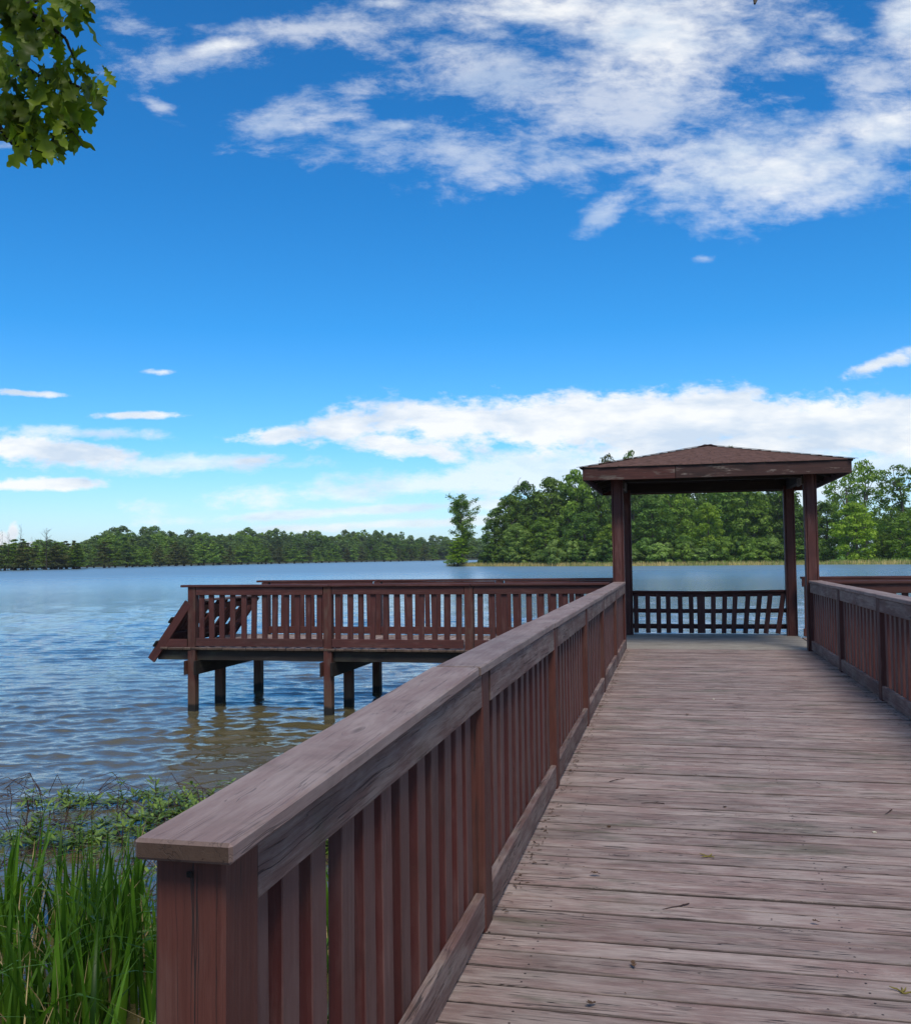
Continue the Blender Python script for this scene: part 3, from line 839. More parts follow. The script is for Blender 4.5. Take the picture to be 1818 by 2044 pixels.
# the wood behind them
prof = ([-120, 0, 80, 150, 190, 250, 300, 380, 460, 520, 600, 680, 760, 830, 900, 1000], [1078, 1082, 1080, 1078, 1060, 1052, 1052, 1060, 1056, 1056, 1052, 1060, 1060, 1068, 1070, 1072])
dist = ([-120, 0, 150, 300, 450, 600, 760, 900, 1000], [350, 365, 390, 440, 500, 560, 620, 660, 690])
for row, (dz_, st, lo) in enumerate(((0, 17, 14), (22, 18, 6), (45, 19, 0))):
    px = -110
    while px < 985:
        Z = float(np.interp(px, *dist)) + dz_ + rr.uniform(-6, 6); x, y = at(px, Z)
        tp = float(np.interp(px, *prof)) + lo + rr.choice((rr.uniform(-6, 3), rr.uniform(0, 15)))
        h = max(4, hgt(px, tp, Z) - .8)
        lab = ('far hardwood tree of the low wood behind the left cypresses' if px < 180 else 'far hardwood tree of the tall dark wood across the lake' if px < 600 else 'far hardwood tree of the distant wood above the near platform')
        put_tree('hardwood_tree', BF_[rr.randrange(4)], x, y, WZ + .8, rr.uniform(.85, 1.15), h / 18.2, rr.uniform(0, 6.28), rr.choice([M_LEAF_FAR, M_LEAF_FAR, M_LEAF_MD, D]), M_BARK, lab,
                 'hardwoods ' + ('left' if px < 180 else 'middle' if px < 600 else 'distant') + ' of the far wood')
        px += st * rr.uniform(.75, 1.25) * 450 / Z

# reeds along the right bank
def blades(name, n, where, h, w, mat, seed, lean=.25, seg=2, label=None):
    rs = np.random.RandomState(seed); vs, fs = [], []
    for i in range(n):
        x, y, z = where(rs)
        hh = rs.uniform(*h); ww = rs.uniform(*w); a = rs.uniform(0, 6.28)
        lx, ly = rs.normal() * lean * hh * .6, rs.normal() * lean * hh * .6
        bx, by = math.cos(a) * ww / 2, math.sin(a) * ww / 2
        b = len(vs)
        for k in range(seg + 1):
            t = k / seg; wd = (1 - t ** 2.2) if k < seg else .04
            cx_, cy_, cz_ = x + lx * t * t, y + ly * t * t, z + hh * (t - .18 * t * t * (abs(lx) + abs(ly)) / hh)
            vs.append((cx_ - bx * wd, cy_ - by * wd, cz_)); vs.append((cx_ + bx * wd, cy_ + by * wd, cz_))
        for k in range(seg):
            q = b + 2 * k
            fs.append((q, q + 1, q + 3, q + 2))
    o = bpy.data.objects.new(name, mesh_np(name, vs, fs, mats=[mat]))
    place(o, Matrix.Identity(4))
    return tag(o, label, kind='stuff')
M_REEDFAR = leafmat('bank_reed', (.13, .15, .045), (.42, .32, .14), trans=.2, scale=.12)
M_REEDGRN = leafmat('bank_grass', (.10, .17, .03), (.17, .24, .05), trans=.2, scale=.1)
segs = list(zip(R_SHORE[:-1], R_SHORE[1:]))
def on_shore(lo, hi):
    def f(rs):
        a, b = segs[rs.randint(0, 60) if len(segs) > 60 else rs.randint(len(segs))]
        t = rs.rand(); d = rs.uniform(lo, hi)
        x, y = a[0] + (b[0] - a[0]) * t, a[1] + (b[1] - a[1]) * t
        nx, ny = -(b[1] - a[1]), (b[0] - a[0]); L = math.hypot(nx, ny)
        return x + nx / L * d, y + ny / L * d, WZ - .05 + max(0, d) * .05
    return f
tag(blades('bank_reeds', 16000, on_shore(-1.2, 3.0), (.5, 1.15), (.05, .12), M_REEDFAR, 3), 'straw and green reeds fringing the right bank', 'reeds')
tag(blades('bank_grass', 12000, on_shore(3.0, 16), (.5, 1.0), (.08, .2), M_REEDGRN, 4), 'fresh green grass behind the reeds of the right bank', 'grass')

# ------------------------------------------------------------------ boardwalk
XL, XR = -.76, 1.99                               # inner faces of the two railings
YG = 15.42                                        # where the gazebo floor starts
walk = empty('boardwalk', (.6, 7.5, 0), 'weathered mauve grey plank boardwalk running straight to the gazebo', 'boardwalk')
y = -.6; i = 0
pr_ = random.Random(21)
PL = []
M_SCREW = simple('rusty_screw', (.020, .014, .012), .6, .4, .3, 40)
while y < YG - .05:
    w = .139 + pr_.uniform(-.002, .002)
    dzp = pr_.uniform(-.0022, .0022)
    board('plank', (-.93 + pr_.uniform(-.02, .02), y + w / 2, -.019 + dzp), (2.16 + pr_.uniform(-.02, .02), y + w / 2 + pr_.uniform(-.002, .002), -.019 + dzp + pr_.uniform(-.002, .002)), w, .038, M_DECK, walk,
          bev=.004, seg=14, wig=.0022, variant=i % 7)
    PL.append((y + w / 2, dzp))
    y += w + pr_.choice((.004, .006, .006, .009, .011)); i += 1
scr = []
for q in PL:
    for xs in (-.55, .62, 1.78):
        for dy_ in (-.038, .038):
            cx_, cy_, cz_ = xs + pr_.uniform(-.008, .008), q[0] + dy_ + pr_.uniform(-.006, .006), q[1] + .0006
            scr.append(([(cx_ + .0048 * math.cos(a_ * math.pi / 3), cy_ + .0048 * math.sin(a_ * math.pi / 3), cz_) for a_ in range(6)] + [(cx_, cy_, cz_ - .0003)], [(a_, (a_ + 1) % 6, 6) for a_ in range(6)]))
v_, f_ = join(scr)
o = bpy.data.objects.new('screws', mesh_np('screws', v_, f_, mats=[M_SCREW])); place(o, Matrix.Identity(4), walk); o['kind'] = 'stuff'
for xs in (-.55, .62, 1.78):
    board('stringer', (xs, -.6, -.145), (xs, YG, -.145), .045, .2, M_DARK, walk)
LP = [1.61, 3.79, 6.17, 8.45, 10.55, 12.88]
RP = [1.0, 3.25, 5.55, 7.92, 10.28, 12.66]
for yy in (1.7, 3.86, 6.24, 8.52, 10.62, 12.95):
    board('cross_beam', (-1.0, yy + .11, -.36), (2.2, yy + .11, -.36), .04, .22, M_DARK, walk)
for yy in (1.7, 3.86, 6.24, 8.52, 10.62, 12.95):
    board('pile', (.62, yy, -2.4), (.62, yy, -.25), .14, .14, M_PILE, walk, up=(0, 1, 0))

def railing(th, P0, u, n, posts, end, start=0.0, do_cap=True, balmat=None, zf=None, pitch=.2, cap_over=(0, 0), joints=None, seed=1, ps=.14, capmat=None, railmat=None, low=-.3, pilemat=None, kick=True, gap=.03, near=False, rail_out=0.0):
    """posts: list of near-face positions along u; n points out of the deck"""
    r = random.Random(seed)
    P0, u, n = Vector((*P0, 0)), Vector((*u, 0)), Vector((*n, 0))
    zf = zf or (lambda s: 0.0)
    capmat = capmat or M_CAP; railmat = railmat or M_RAIL
    def pt(s, o, z): return P0 + u * s + n * o + Vector((0, 0, z + zf(s)))
    for s in posts:
        a = P0 + u * (s + ps / 2) + n * (ps / 2)
        zt = 1.026 + zf(s)
        tilt = Vector((r.uniform(-.006, .006), r.uniform(-.006, .006), 0))
        board('post', a + Vector((0, 0, low)), a + tilt + Vector((0, 0, zt)), ps, ps, pilemat or (M_POST if near else M_STAIN), th, up=tuple(n), bev=.006, seg=1)
    segs_ = []
    allp = [(p, p + ps) for p in posts]
    cur = start
    for a, b in allp:
        if a - cur > .1: segs_.append((cur, a))
        cur = b
    if end - cur > .1: segs_.append((cur, end))
    for a, b in segs_:
        g1, g2 = r.uniform(.004, gap), r.uniform(.004, gap * 1.5)
        board('top_rail', pt(a + g1, .022 + rail_out, .957 + r.uniform(-.004, .004)), pt(b - g2, .022 + rail_out, .957 + r.uniform(-.004, .004)), .137, .038, railmat, th, up=tuple(n), seg=6, wig=.0015, variant=r.randrange(4))
        if kick:
            kz = .085 + r.uniform(0, .006)
            board('kick_board', pt(a + r.uniform(.003, .02), .022 + rail_out, kz), pt(b - r.uniform(.003, .02), .022 + rail_out, kz), .137, .038, railmat, th, up=tuple(n), seg=6, wig=.002, variant=r.randrange(4))
        nb = max(1, round((b - a) / pitch) - 0)
        st = (b - a) / nb
        off = .022 + .019 + .0195 if rail_out == 0 else .022 + rail_out - .0385
        for k in range(nb):
            s = a + (k + .5) * st + r.uniform(-.012, .012)
            lean = r.uniform(-.009, .009)
            board('baluster', pt(s - lean, off, .012 + r.uniform(-.005, .01)), pt(s + lean, off, 1.02), .090, .039, balmat or M_STAIN, th, up=tuple(n), bev=.003)
    if not do_cap: return
    joints = joints or [start, end]
    js = [start - cap_over[0]] + [j for j in joints if start + .3 < j < end - .3] + [end + cap_over[1]]
    for a, b in zip(js[:-1], js[1:]):
        d1, d2 = r.uniform(-.003, .003), r.uniform(-.003, .003)
        sd_ = r.uniform(-.004, .004)
        board('cap', pt(a + .002, .085 + sd_, 1.046 + d1), pt(b - .002, .085 - sd_, 1.046 + d2), .186, .038, capmat, th, seg=12, wig=.0022, variant=r.randrange(6), bev=.005)

lr = empty('railing', (XL - .07, 8, 0), 'long left boardwalk railing running from the big near post to the gazebo', 'railing', 'railings of the pier')
zl = lambda s: -.059 * max(0.0, (3.7 - s) / 2.15)
ub = Vector((XL - (-.802), 3.79 - 1.60)).normalized()
railing(lr, (-.802, 1.60), tuple(ub), (-ub.y, ub.x), [0.0], 2.185, pitch=.172, zf=lambda q: zl(q + 1.6), seed=5, near=True, balmat=M_BAL, do_cap=False, gap=.004)
railing(lr, (XL, 0), (0, 1), (-1, 0), LP[1:], 15.28, start=3.79, zf=zl, cap_over=(.10, 0), joints=[6.15, 8.5, 10.4, 12.9], seed=3, near=True, balmat=M_BAL)
board('cap', (-.853, 1.545, 1.046 + zl(1.545)), (-.848, 3.684, 1.045), .190, .038, M_CAP, lr, seg=12, wig=.0022, variant=2, bev=.006)
for zz, yy in ((.93, 1.597), (.55, 1.597)):
    board('screw', (-.868, 1.602, zz), (-.868, yy - .001, zz), .011, .011, M_DARK, lr, up=(0, 0, 1), bev=.002)
rrl = empty('railing', (XR + .07, 8, 0), 'right boardwalk railing ending at the right front gazebo post', 'railing', 'railings of the pier')
railing(rrl, (XR, 0), (0, 1), (1, 0), RP, 15.28, start=1.0, cap_over=(.06, 0), joints=[3.2, 5.6, 7.9, 10.35, 13.0], seed=4, balmat=M_BAL)

# ------------------------------------------------------------------ platform arms
YF, YB = 14.95, 17.72
def arm(sgn, x0, xe, bents, label, seed, mid):
    """deck reaching sideways from the gazebo: planks run front to back"""
    r = random.Random(seed)
    th = empty('platform_deck', ((x0 + xe) / 2, 16.3, 0), label, 'platform', 'side platforms of the pier')
    x = x0; i = 0
    while abs(x - x0) < abs(xe - x0):
        w = .139 + r.uniform(-.002, .002)
        xc = x + sgn * w / 2
        board('plank', (xc, YF - .012 + r.uniform(-.012, .006), -.021 + r.uniform(-.003, .002)), (xc, YB + .08, -.021), w, .037, M_DECK, th, seg=4, wig=.002, variant=i % 5)
        x += sgn * (w + r.uniform(.003, .009)); i += 1
    for yy in (15.06, 15.7, 16.35, 17.0, 17.62):
        board('joist', (x0, yy, -.133), (xe - sgn * .02 + (sgn * .16 if yy < 15.1 else 0), yy, -.133), .045, .18, M_DARK, th)
    for bx in bents:
        for s in (-1, 1):
            board('cross_beam', (bx + s * .092, YF - .06, -.345), (bx + s * .092, YB + .12, -.345), .038, .235, M_DARK if s > 0 else M_PILE, th)
        for yy in mid:
            board('pile', (bx, yy, -2.4), (bx, yy, -.15), .15, .15, M_PILE, th, up=(0, 1, 0))
    return th
left_b = [-8.08, -5.62, -3.22, -1.02]
arm(-1, -.98, -8.62, left_b, 'left side platform on piles over the water, planks seen through its railing', 31, (16.02, 17.66))
arm(1, 2.17, 7.1, [4.6, 6.95], 'right side platform mostly hidden behind the right boardwalk railing', 32, (16.02, 17.66))

fl = empty('railing', (-4.5, YF, 0), 'near railing of the left platform facing the camera', 'railing', 'railings of the pier')
railing(fl, (-.98, YF + .142), (-1, 0), (0, -1), [2.17, 4.57, 7.03], 7.17, start=.0, cap_over=(0, .12), seed=11, low=-2.4, pilemat=M_PILE, railmat=M_STAIN, capmat=M_STAIN, gap=.012, rail_out=.095, joints=[2.2, 4.6])
fr = empty('railing', (-4.5, YB, 0), 'back railing of the left platform on its lake side', 'railing', 'railings of the pier')
railing(fr, (-.98, YB - .03), (-1, 0), (0, 1), [2.17, 4.57, 6.9], 7.04, start=.0, cap_over=(0, .12), seed=12, low=-.3, railmat=M_STAIN, capmat=M_STAIN, joints=[2.2, 4.6])
fl = empty('railing', (4.5, YF, 0), 'near railing of the right platform seen behind the right boardwalk railing', 'railing', 'railings of the pier')
railing(fl, (2.17, YF + .142), (1, 0), (0, -1), [2.4, 4.75], 4.9, start=.0, seed=13, low=-2.4, pilemat=M_PILE, railmat=M_STAIN, capmat=M_STAIN, gap=.012, rail_out=.095)
fr = empty('railing', (4.5, YB, 0), 'back railing of the right platform on its lake side', 'railing', 'railings of the pier')
railing(fr, (2.17, YB - .03), (1, 0), (0, 1), [2.4, 4.75], 4.9, start=.0, seed=14, low=-.3, railmat=M_STAIN, capmat=M_STAIN)

# slanting end barrier of the left platform
sl_ = empty('slanting_barrier', (-8.4, 16.3, 0), 'slanting slatted barrier with missing slats closing the left end of the platform', 'barrier')
T0, B0 = Vector((-8.14, 0, .76)), Vector((-8.80, 0, -.16))
dn = (B0 - T0).normalized()
nrm = Vector((-dn.z, 0, dn.x)); nrm = nrm if nrm.x < 0 else -nrm      # outward (to the left, up)
def sp(t, y, o=0.0): return T0.lerp(B0, t) + Vector((0, y, 0)) + nrm * o
for yy in (YF + .02, YB - .02):
    board('side_board', sp(-.0, yy), sp(1.07, yy), .04, .145, M_STAIN, sl_, up=tuple(nrm), bev=.004)
ys = YF + .14; k = 0
rs_ = random.Random(4)
while ys < YB - .12:
    if k not in (6, 10, 14):
        tt = .93 if k not in (5, 11) else .6
        board('slat', sp(.02, ys + rs_.uniform(-.008, .008), .01), sp(tt, ys, .01), .125, .03, M_STAIN, sl_, up=tuple(nrm), bev=.003)
    ys += .148; k += 1
for t in (.38, .82):
    board('batten', sp(t, YF - .03, .088), sp(t, YB + .03, .088), .115, .035, M_DARK, sl_, up=tuple(nrm))
for t in (.10, .60):
    board('inner_rail', sp(t, YF + .06, -.03), sp(t, YB - .06, -.03), .12, .036, M_STAIN, sl_, up=tuple(nrm))
board('cap', (-8.10, YF + .10, .785), (-8.10, YB - .06, .775), .17, .036, M_RAIL, sl_)
board('kick_board', (-8.16, YF + .022, .07), (-8.62, YF + .022, .07), .137, .036, M_STAIN, sl_, up=(0, 1, 0))

# ------------------------------------------------------------------ gazebo
GX0, GX1, GY0, GY1 = -.95, 2.14, 15.30, 18.06      # outer faces of the posts in x, front faces in y
gz = empty('gazebo', (.595, 16.75, 0), 'square open gazebo with brown shingled hip roof on four built-up posts', 'gazebo')
y = YG; i = 0
while y < 18.33:
    w = .139
    board('floor_plank', (-.96, y + w / 2, -.021), (2.15, y + w / 2, -.021), w, .038, M_GFLOOR, gz, seg=6, wig=.0015, variant=i % 5)
    y += w + pr_.uniform(.003, .007); i += 1
for yy in (15.5, 16.8, 18.2):
    board('floor_beam', (-.96, yy, -.15), (2.15, yy, -.15), .045, .2, M_DARK, gz)
PW = .185
for gx in (GX0 + PW / 2, GX1 - PW / 2):
    for gy in (GY0, GY1):
        c = Vector((gx, gy + PW / 2, 0))
        # core with a cladding board on each side face, leaving the two dark seams of the photograph
        p_ = board('post', c + Vector((0, 0, -2.4)), c + Vector((0, 0, 2.70)), PW - .062, PW, M_PILE, gz, up=(0, 1, 0), bev=.004)
        for s in (-1, 1):
            q = c + Vector((s * (PW / 2 - .014), -.004, 0))
            board('cladding_board', q + Vector((0, 0, -.25)), q + Vector((0, 0, 2.70)), .026, PW + .006, M_STAIN, gz, up=(0, 1, 0), bev=.003)
        q = c + Vector((0, -PW / 2 - .008, 0))
        board('face_board', q + Vector((0, 0, -.25)), q + Vector((0, 0, 2.70)), PW - .066, .012, M_STAIN, gz, up=(0, 1, 0), bev=.002)
# roof frame
EX0, EX1, EY0, EY1 = -1.35, 2.56, 14.80, 18.66
EZ0, EZ1, AZ = 2.645, 2.835, 3.33
ACX, ACY = (EX0 + EX1) / 2, (EY0 + EY1) / 2
for yy in (GY0 + PW / 2, GY1 + PW / 2):
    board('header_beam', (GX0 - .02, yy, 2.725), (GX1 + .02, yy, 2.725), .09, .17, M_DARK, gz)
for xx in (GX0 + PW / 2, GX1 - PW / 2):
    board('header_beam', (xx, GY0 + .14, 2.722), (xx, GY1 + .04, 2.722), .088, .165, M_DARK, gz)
for xx, s in ((GX0 + PW, 1), (GX1 - PW, -1)):
    board('bracket', (xx + s * .012, GY0 + .02, 2.60), (xx + s * .012, GY0 + .62, 2.60), .036, .12, M_CLEAT, gz)
b1 = ACX + .02
board('fascia', (EX0, EY0, (EZ0 + EZ1) / 2), (.05, EY0, (EZ0 + EZ1) / 2 - .006), .186, .036, M_FASCIA, gz, up=(0, 1, 0), seg=6, wig=.002)
board('fascia', (.055, EY0, (EZ0 + EZ1) / 2), (EX1, EY0, (EZ0 + EZ1) / 2), .190, .036, M_FASCIA_W, gz, up=(0, 1, 0), seg=6, wig=.002, variant=1)
board('fascia', (EX0, EY1, (EZ0 + EZ1) / 2), (EX1, EY1, (EZ0 + EZ1) / 2), .19, .036, M_STAIN, gz, up=(0, 1, 0))
board('fascia', (EX0 + .018, EY0 + .022, (EZ0 + EZ1) / 2), (EX0 + .018, EY1 - .022, (EZ0 + EZ1) / 2), .188, .036, M_STAIN, gz, up=(1, 0, 0))
board('fascia', (EX1 - .018, EY0 + .022, (EZ0 + EZ1) / 2), (EX1 - .018, EY1 - .022, (EZ0 + EZ1) / 2), .188, .036, M_STAIN, gz, up=(1, 0, 0))
apex = Vector((ACX, ACY, AZ - .05))
for c in ((EX0, EY0), (EX1, EY0), (EX0, EY1), (EX1, EY1)):
    e = Vector((*c, EZ1 - .10)); e = e.lerp(apex, .02)
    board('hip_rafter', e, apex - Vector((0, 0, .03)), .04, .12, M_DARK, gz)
for k in range(-4, 5):
    if k == 0: continue
    d = k * .42; f = 1 - abs(d) / 1.95
    for (ax, sg) in (('x', 1), ('x', -1), ('y', 1), ('y', -1)):
        if ax == 'y':
            a = Vector((ACX + d, EY0 + .03 if sg > 0 else EY1 - .03, EZ1 - .09)); b = Vector((ACX + d, ACY + (-sg) * (abs(d) + .03), EZ1 - .09 + (AZ - EZ1) * f))
        else:
            a = Vector((EX0 + .05 if sg > 0 else EX1 - .05, ACY + d, EZ1 - .09)); b = Vector((ACX - sg * (abs(d) + .03), ACY + d, EZ1 - .09 + (AZ - EZ1) * f))
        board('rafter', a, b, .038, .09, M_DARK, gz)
# roof decking (underside) and the courses of shingles on it
def pyr(z0, z1, ex, name, mat, courses=None):
    x0, x1, y0, y1 = EX0 - ex, EX1 + ex, EY0 - ex, EY1 + ex
    cs = [Vector((x0, y0, 0)), Vector((x1, y0, 0)), Vector((x1, y1, 0)), Vector((x0, y1, 0))]
    A = Vector((ACX, ACY, 0))
    V, F = [], []
    if courses is None:
        V = [(*c.xy, z0) for c in cs] + [(ACX, ACY, z1)]
        V += [(v[0], v[1], v[2] - .015) for v in V]
        F4 = []
        bm = bmesh.new(); vv = [bm.verts.new(v) for v in V]
        for i in range(4):
            j = (i + 1) % 4
            bm.faces.new((vv[i], vv[j], vv[4])); bm.faces.new((vv[5 + j], vv[5 + i], vv[9])); bm.faces.new((vv[i], vv[5 + i], vv[5 + j], vv[j]))
        me_ = bpy.data.meshes.new(name); bm.to_mesh(me_); bm.free(); me_.materials.append(mat)
        return me_
    # each course: tabs of slightly uneven butt line
    r = random.Random(2)
    nC = courses
    for i in range(4):
        a0, b0 = cs[i], cs[(i + 1) % 4]
        for c in range(nC):
            t0, t1 = c / nC, (c + 1.12) / nC
            t1 = min(t1, .999)
            L = (b0 - a0).length * (1 - t0)
            nt = max(1, int(L / .30)); shift = r.random()
            us = [0.0] + sorted({min(.999, max(.001, (k + shift) / nt)) for k in range(nt)}) + [1.0]
            for ua, ub in zip(us[:-1], us[1:]):
                if ub - ua < .002: continue
                g_ = .004 / max(L, .1)
                ua2, ub2 = ua + g_, ub - g_
                dt = r.uniform(-.004, .004)
                def P_(u, t, lift):
                    e = a0.lerp(b0, u); q = e.lerp(A, t)
                    return (q.x, q.y, z0 + (z1 - z0) * t + lift)
                lf = .010 + r.uniform(0, .003)
                b = len(V)
                V.extend([P_(ua2, t0 + dt, lf), P_(ub2, t0 + dt, lf), P_(ub2, t1, .006), P_(ua2, t1, .006), P_(ua2, t0 + dt, .001), P_(ub2, t0 + dt, .001)])
                F.extend([(b, b + 1, b + 2, b + 3), (b + 4, b + 5, b + 1, b)])
    return mesh_np(name, V, F, [mat])
M_SHINGLE = simple('shingle', (.092, .052, .044), .92, .2, .35, 14, .5)
dk = bpy.data.objects.new('roof_decking', pyr(EZ1 + .004, AZ, .02, 'roof_decking', M_DARK))
place(dk, Matrix.Identity(4), gz)
sh = bpy.data.objects.new('shingles', pyr(EZ1 + .008, AZ + .003, .045, 'shingles', M_SHINGLE, courses=15))
place(sh, Matrix.Identity(4), gz); sh['kind'] = 'stuff'
for c in ((EX0 - .045, EY0 - .045), (EX1 + .045, EY0 - .045), (EX0 - .045, EY1 + .045), (EX1 + .045, EY1 + .045)):
    e = Vector((*c, EZ1 + .021)); a_ = Vector((ACX, ACY, AZ + .020))
    for k in range(5):
        q0, q1 = e.lerp(a_, k / 5), e.lerp(a_, min(1, (k + 1.02) / 5))
        board('ridge_shingle', q0 + Vector((0, 0, .003)), q1 + Vector((0, 0, .001)), .15, .006, M_SHINGLE, gz, bev=0)

# lattice railing at the lake side of the gazebo: three rails, leaning slats
lt = empty('lattice_railing', (.6, 18.15, 0), 'low dark lattice railing with leaning slats across the back of the gazebo', 'railing', 'railings of the pier')
xa, xb = -.93, 1.93
def sag(x): return -.020 * math.sin(math.pi * (x + .8) / 2.7) if -.8 < x < 1.9 else 0
seg_x = [-.765, -.2, .35, .9, 1.4, 1.955]
for z, hh, nm in ((.755, .085, 'top_rail'), (.445, .075, 'middle_rail'), (.155, .085, 'bottom_rail')):
    pts_ = [Vector((x_, 18.20, z + sag(x_) * (z / .75))) for x_ in seg_x]
    V, F = [], []
    for q in pts_:
        for dy_, dz_ in ((-.019, -hh / 2), (.019, -hh / 2), (.019, hh / 2), (-.019, hh / 2)):
            V.append((q.x, q.y + dy_, q.z + dz_))
    for i in range(len(pts_) - 1):
        for k in range(4):
            F.append((i * 4 + k, i * 4 + (k + 1) % 4, (i + 1) * 4 + (k + 1) % 4, (i + 1) * 4 + k))
    F.append((0, 1, 2, 3)); F.append(tuple(len(V) - 4 + k for k in (3, 2, 1, 0)))
    o = bpy.data.objects.new(nm, mesh_np(nm, V, F, [M_STAIN])); place(o, Matrix.Identity(4), lt)
board('cap', (-.77, 18.165, .805 + sag(-.7)), (.55, 18.165, .805 + sag(.55)), .10, .03, M_STAIN, lt, seg=4)
board('cap', (.553, 18.165, .805 + sag(.56)), (1.95, 18.165, .806), .10, .03, M_STAIN, lt, seg=4)
for k in range(14):
    x_ = -.70 + k * .196 + (.01 if k % 3 else -.01)
    ln = .0 if k < 7 else .008 * (k - 6)
    w_ = .085 if k != 6 else .14
    board('slat', (x_ - ln, 18.145, .03), (x_ + ln, 18.145, .755 + sag(x_)), w_, .03, M_STAIN, lt, up=(0, -1, 0), bev=.003)

# ------------------------------------------------------------------ plants in the shallows, left of the boardwalk
M_BLADE = leafmat('reed_blade', (.034, .095, .010), (.120, .245, .022), trans=.45, scale=1.5, rough=.4)
M_STRAW = leafmat('dead_reed', (.20, .13, .06), (.42, .33, .17), trans=.1, scale=3, rough=.7)
M_PRIM = leafmat('water_plant_leaf', (0.095, 0.172, 0.031), (0.240, 0.345, 0.072), trans=.30, scale=2.0, rough=.4)
M_STEM = simple('dark_stem', (.045, .025, .022), .7, .3, .3, 8)

def long_blades(name, specs, mat, seg=7, keel=True):
    """specs: (x, y, z, height, width, heading, lean, droop)"""
    vs, fs = [], []
    for (x, y, z, h, w, a, lean, droop) in specs:
        dx_, dy_ = math.cos(a), math.sin(a); sx_, sy_ = -dy_, dx_
        b = len(vs)
        for k in range(seg + 1):
            t = k / seg
            wd = w / 2 * (min(1, .55 + t * 1.6) if t < .3 else 1) * (1 - max(0, (t - .35) / .65) ** 1.7) + .0004
            r_ = lean * h * t + droop * h * t ** 3
            zz = z + h * t - droop * h * .55 * t ** 4
            cx_, cy_ = x + dx_ * r_, y + dy_ * r_
            vs.append((cx_ - sx_ * wd, cy_ - sy_ * wd, zz)); vs.append((cx_ + dx_ * wd * .35, cy_ + dy_ * wd * .35, zz)); vs.append((cx_ + sx_ * wd, cy_ + sy_ * wd, zz))
        for k in range(seg):
            q = b + 3 * k
            fs.append((q, q + 1, q + 4, q + 3)); fs.append((q + 1, q + 2, q + 5, q + 4))
    o = bpy.data.objects.new(name, mesh_np(name, vs, fs, mats=[mat], smooth=True))
    place(o, Matrix.Identity(4))
    return o
r = random.Random(77)
sp_ = []
clumps = [(r.uniform(-5.6, -1.25), r.uniform(2.6, 6.3)) for _ in range(170)]
clumps = [c for c in clumps if c[1] < 6.5 + .25 * (c[0] + 3) and c[0] < -1.15]
for (cx_, cy_) in clumps:
    for k in range(r.randint(9, 15)):
        sp_.append((cx_ + r.gauss(0, .09), cy_ + r.gauss(0, .09), WZ - .15, r.uniform(.50, 1.05), r.choice((r.uniform(.014, .028), r.uniform(.030, .052))), r.uniform(0, 6.28), abs(r.gauss(.06, .07)), abs(r.gauss(0, .12)) if r.random() < .8 else r.uniform(.3, .8)))
tag(long_blades('reeds', sp_, M_BLADE), 'bright green reed blades in the shallows left of the near post', 'reeds', kind='stuff')
sp_ = []
for (cx_, cy_) in clumps:
    for k in range(r.randint(1, 4)):
        sp_.append((cx_ + r.gauss(0, .15), cy_ + r.gauss(0, .15), WZ - .1, r.uniform(.25, .75), r.uniform(.006, .014), r.uniform(0, 6.28), abs(r.gauss(.25, .35)), abs(r.gauss(0, .2))))
tag(long_blades('dead_reeds', sp_, M_STRAW, seg=4), 'dry straw coloured stalks among the green reeds', 'dead reeds', kind='stuff')

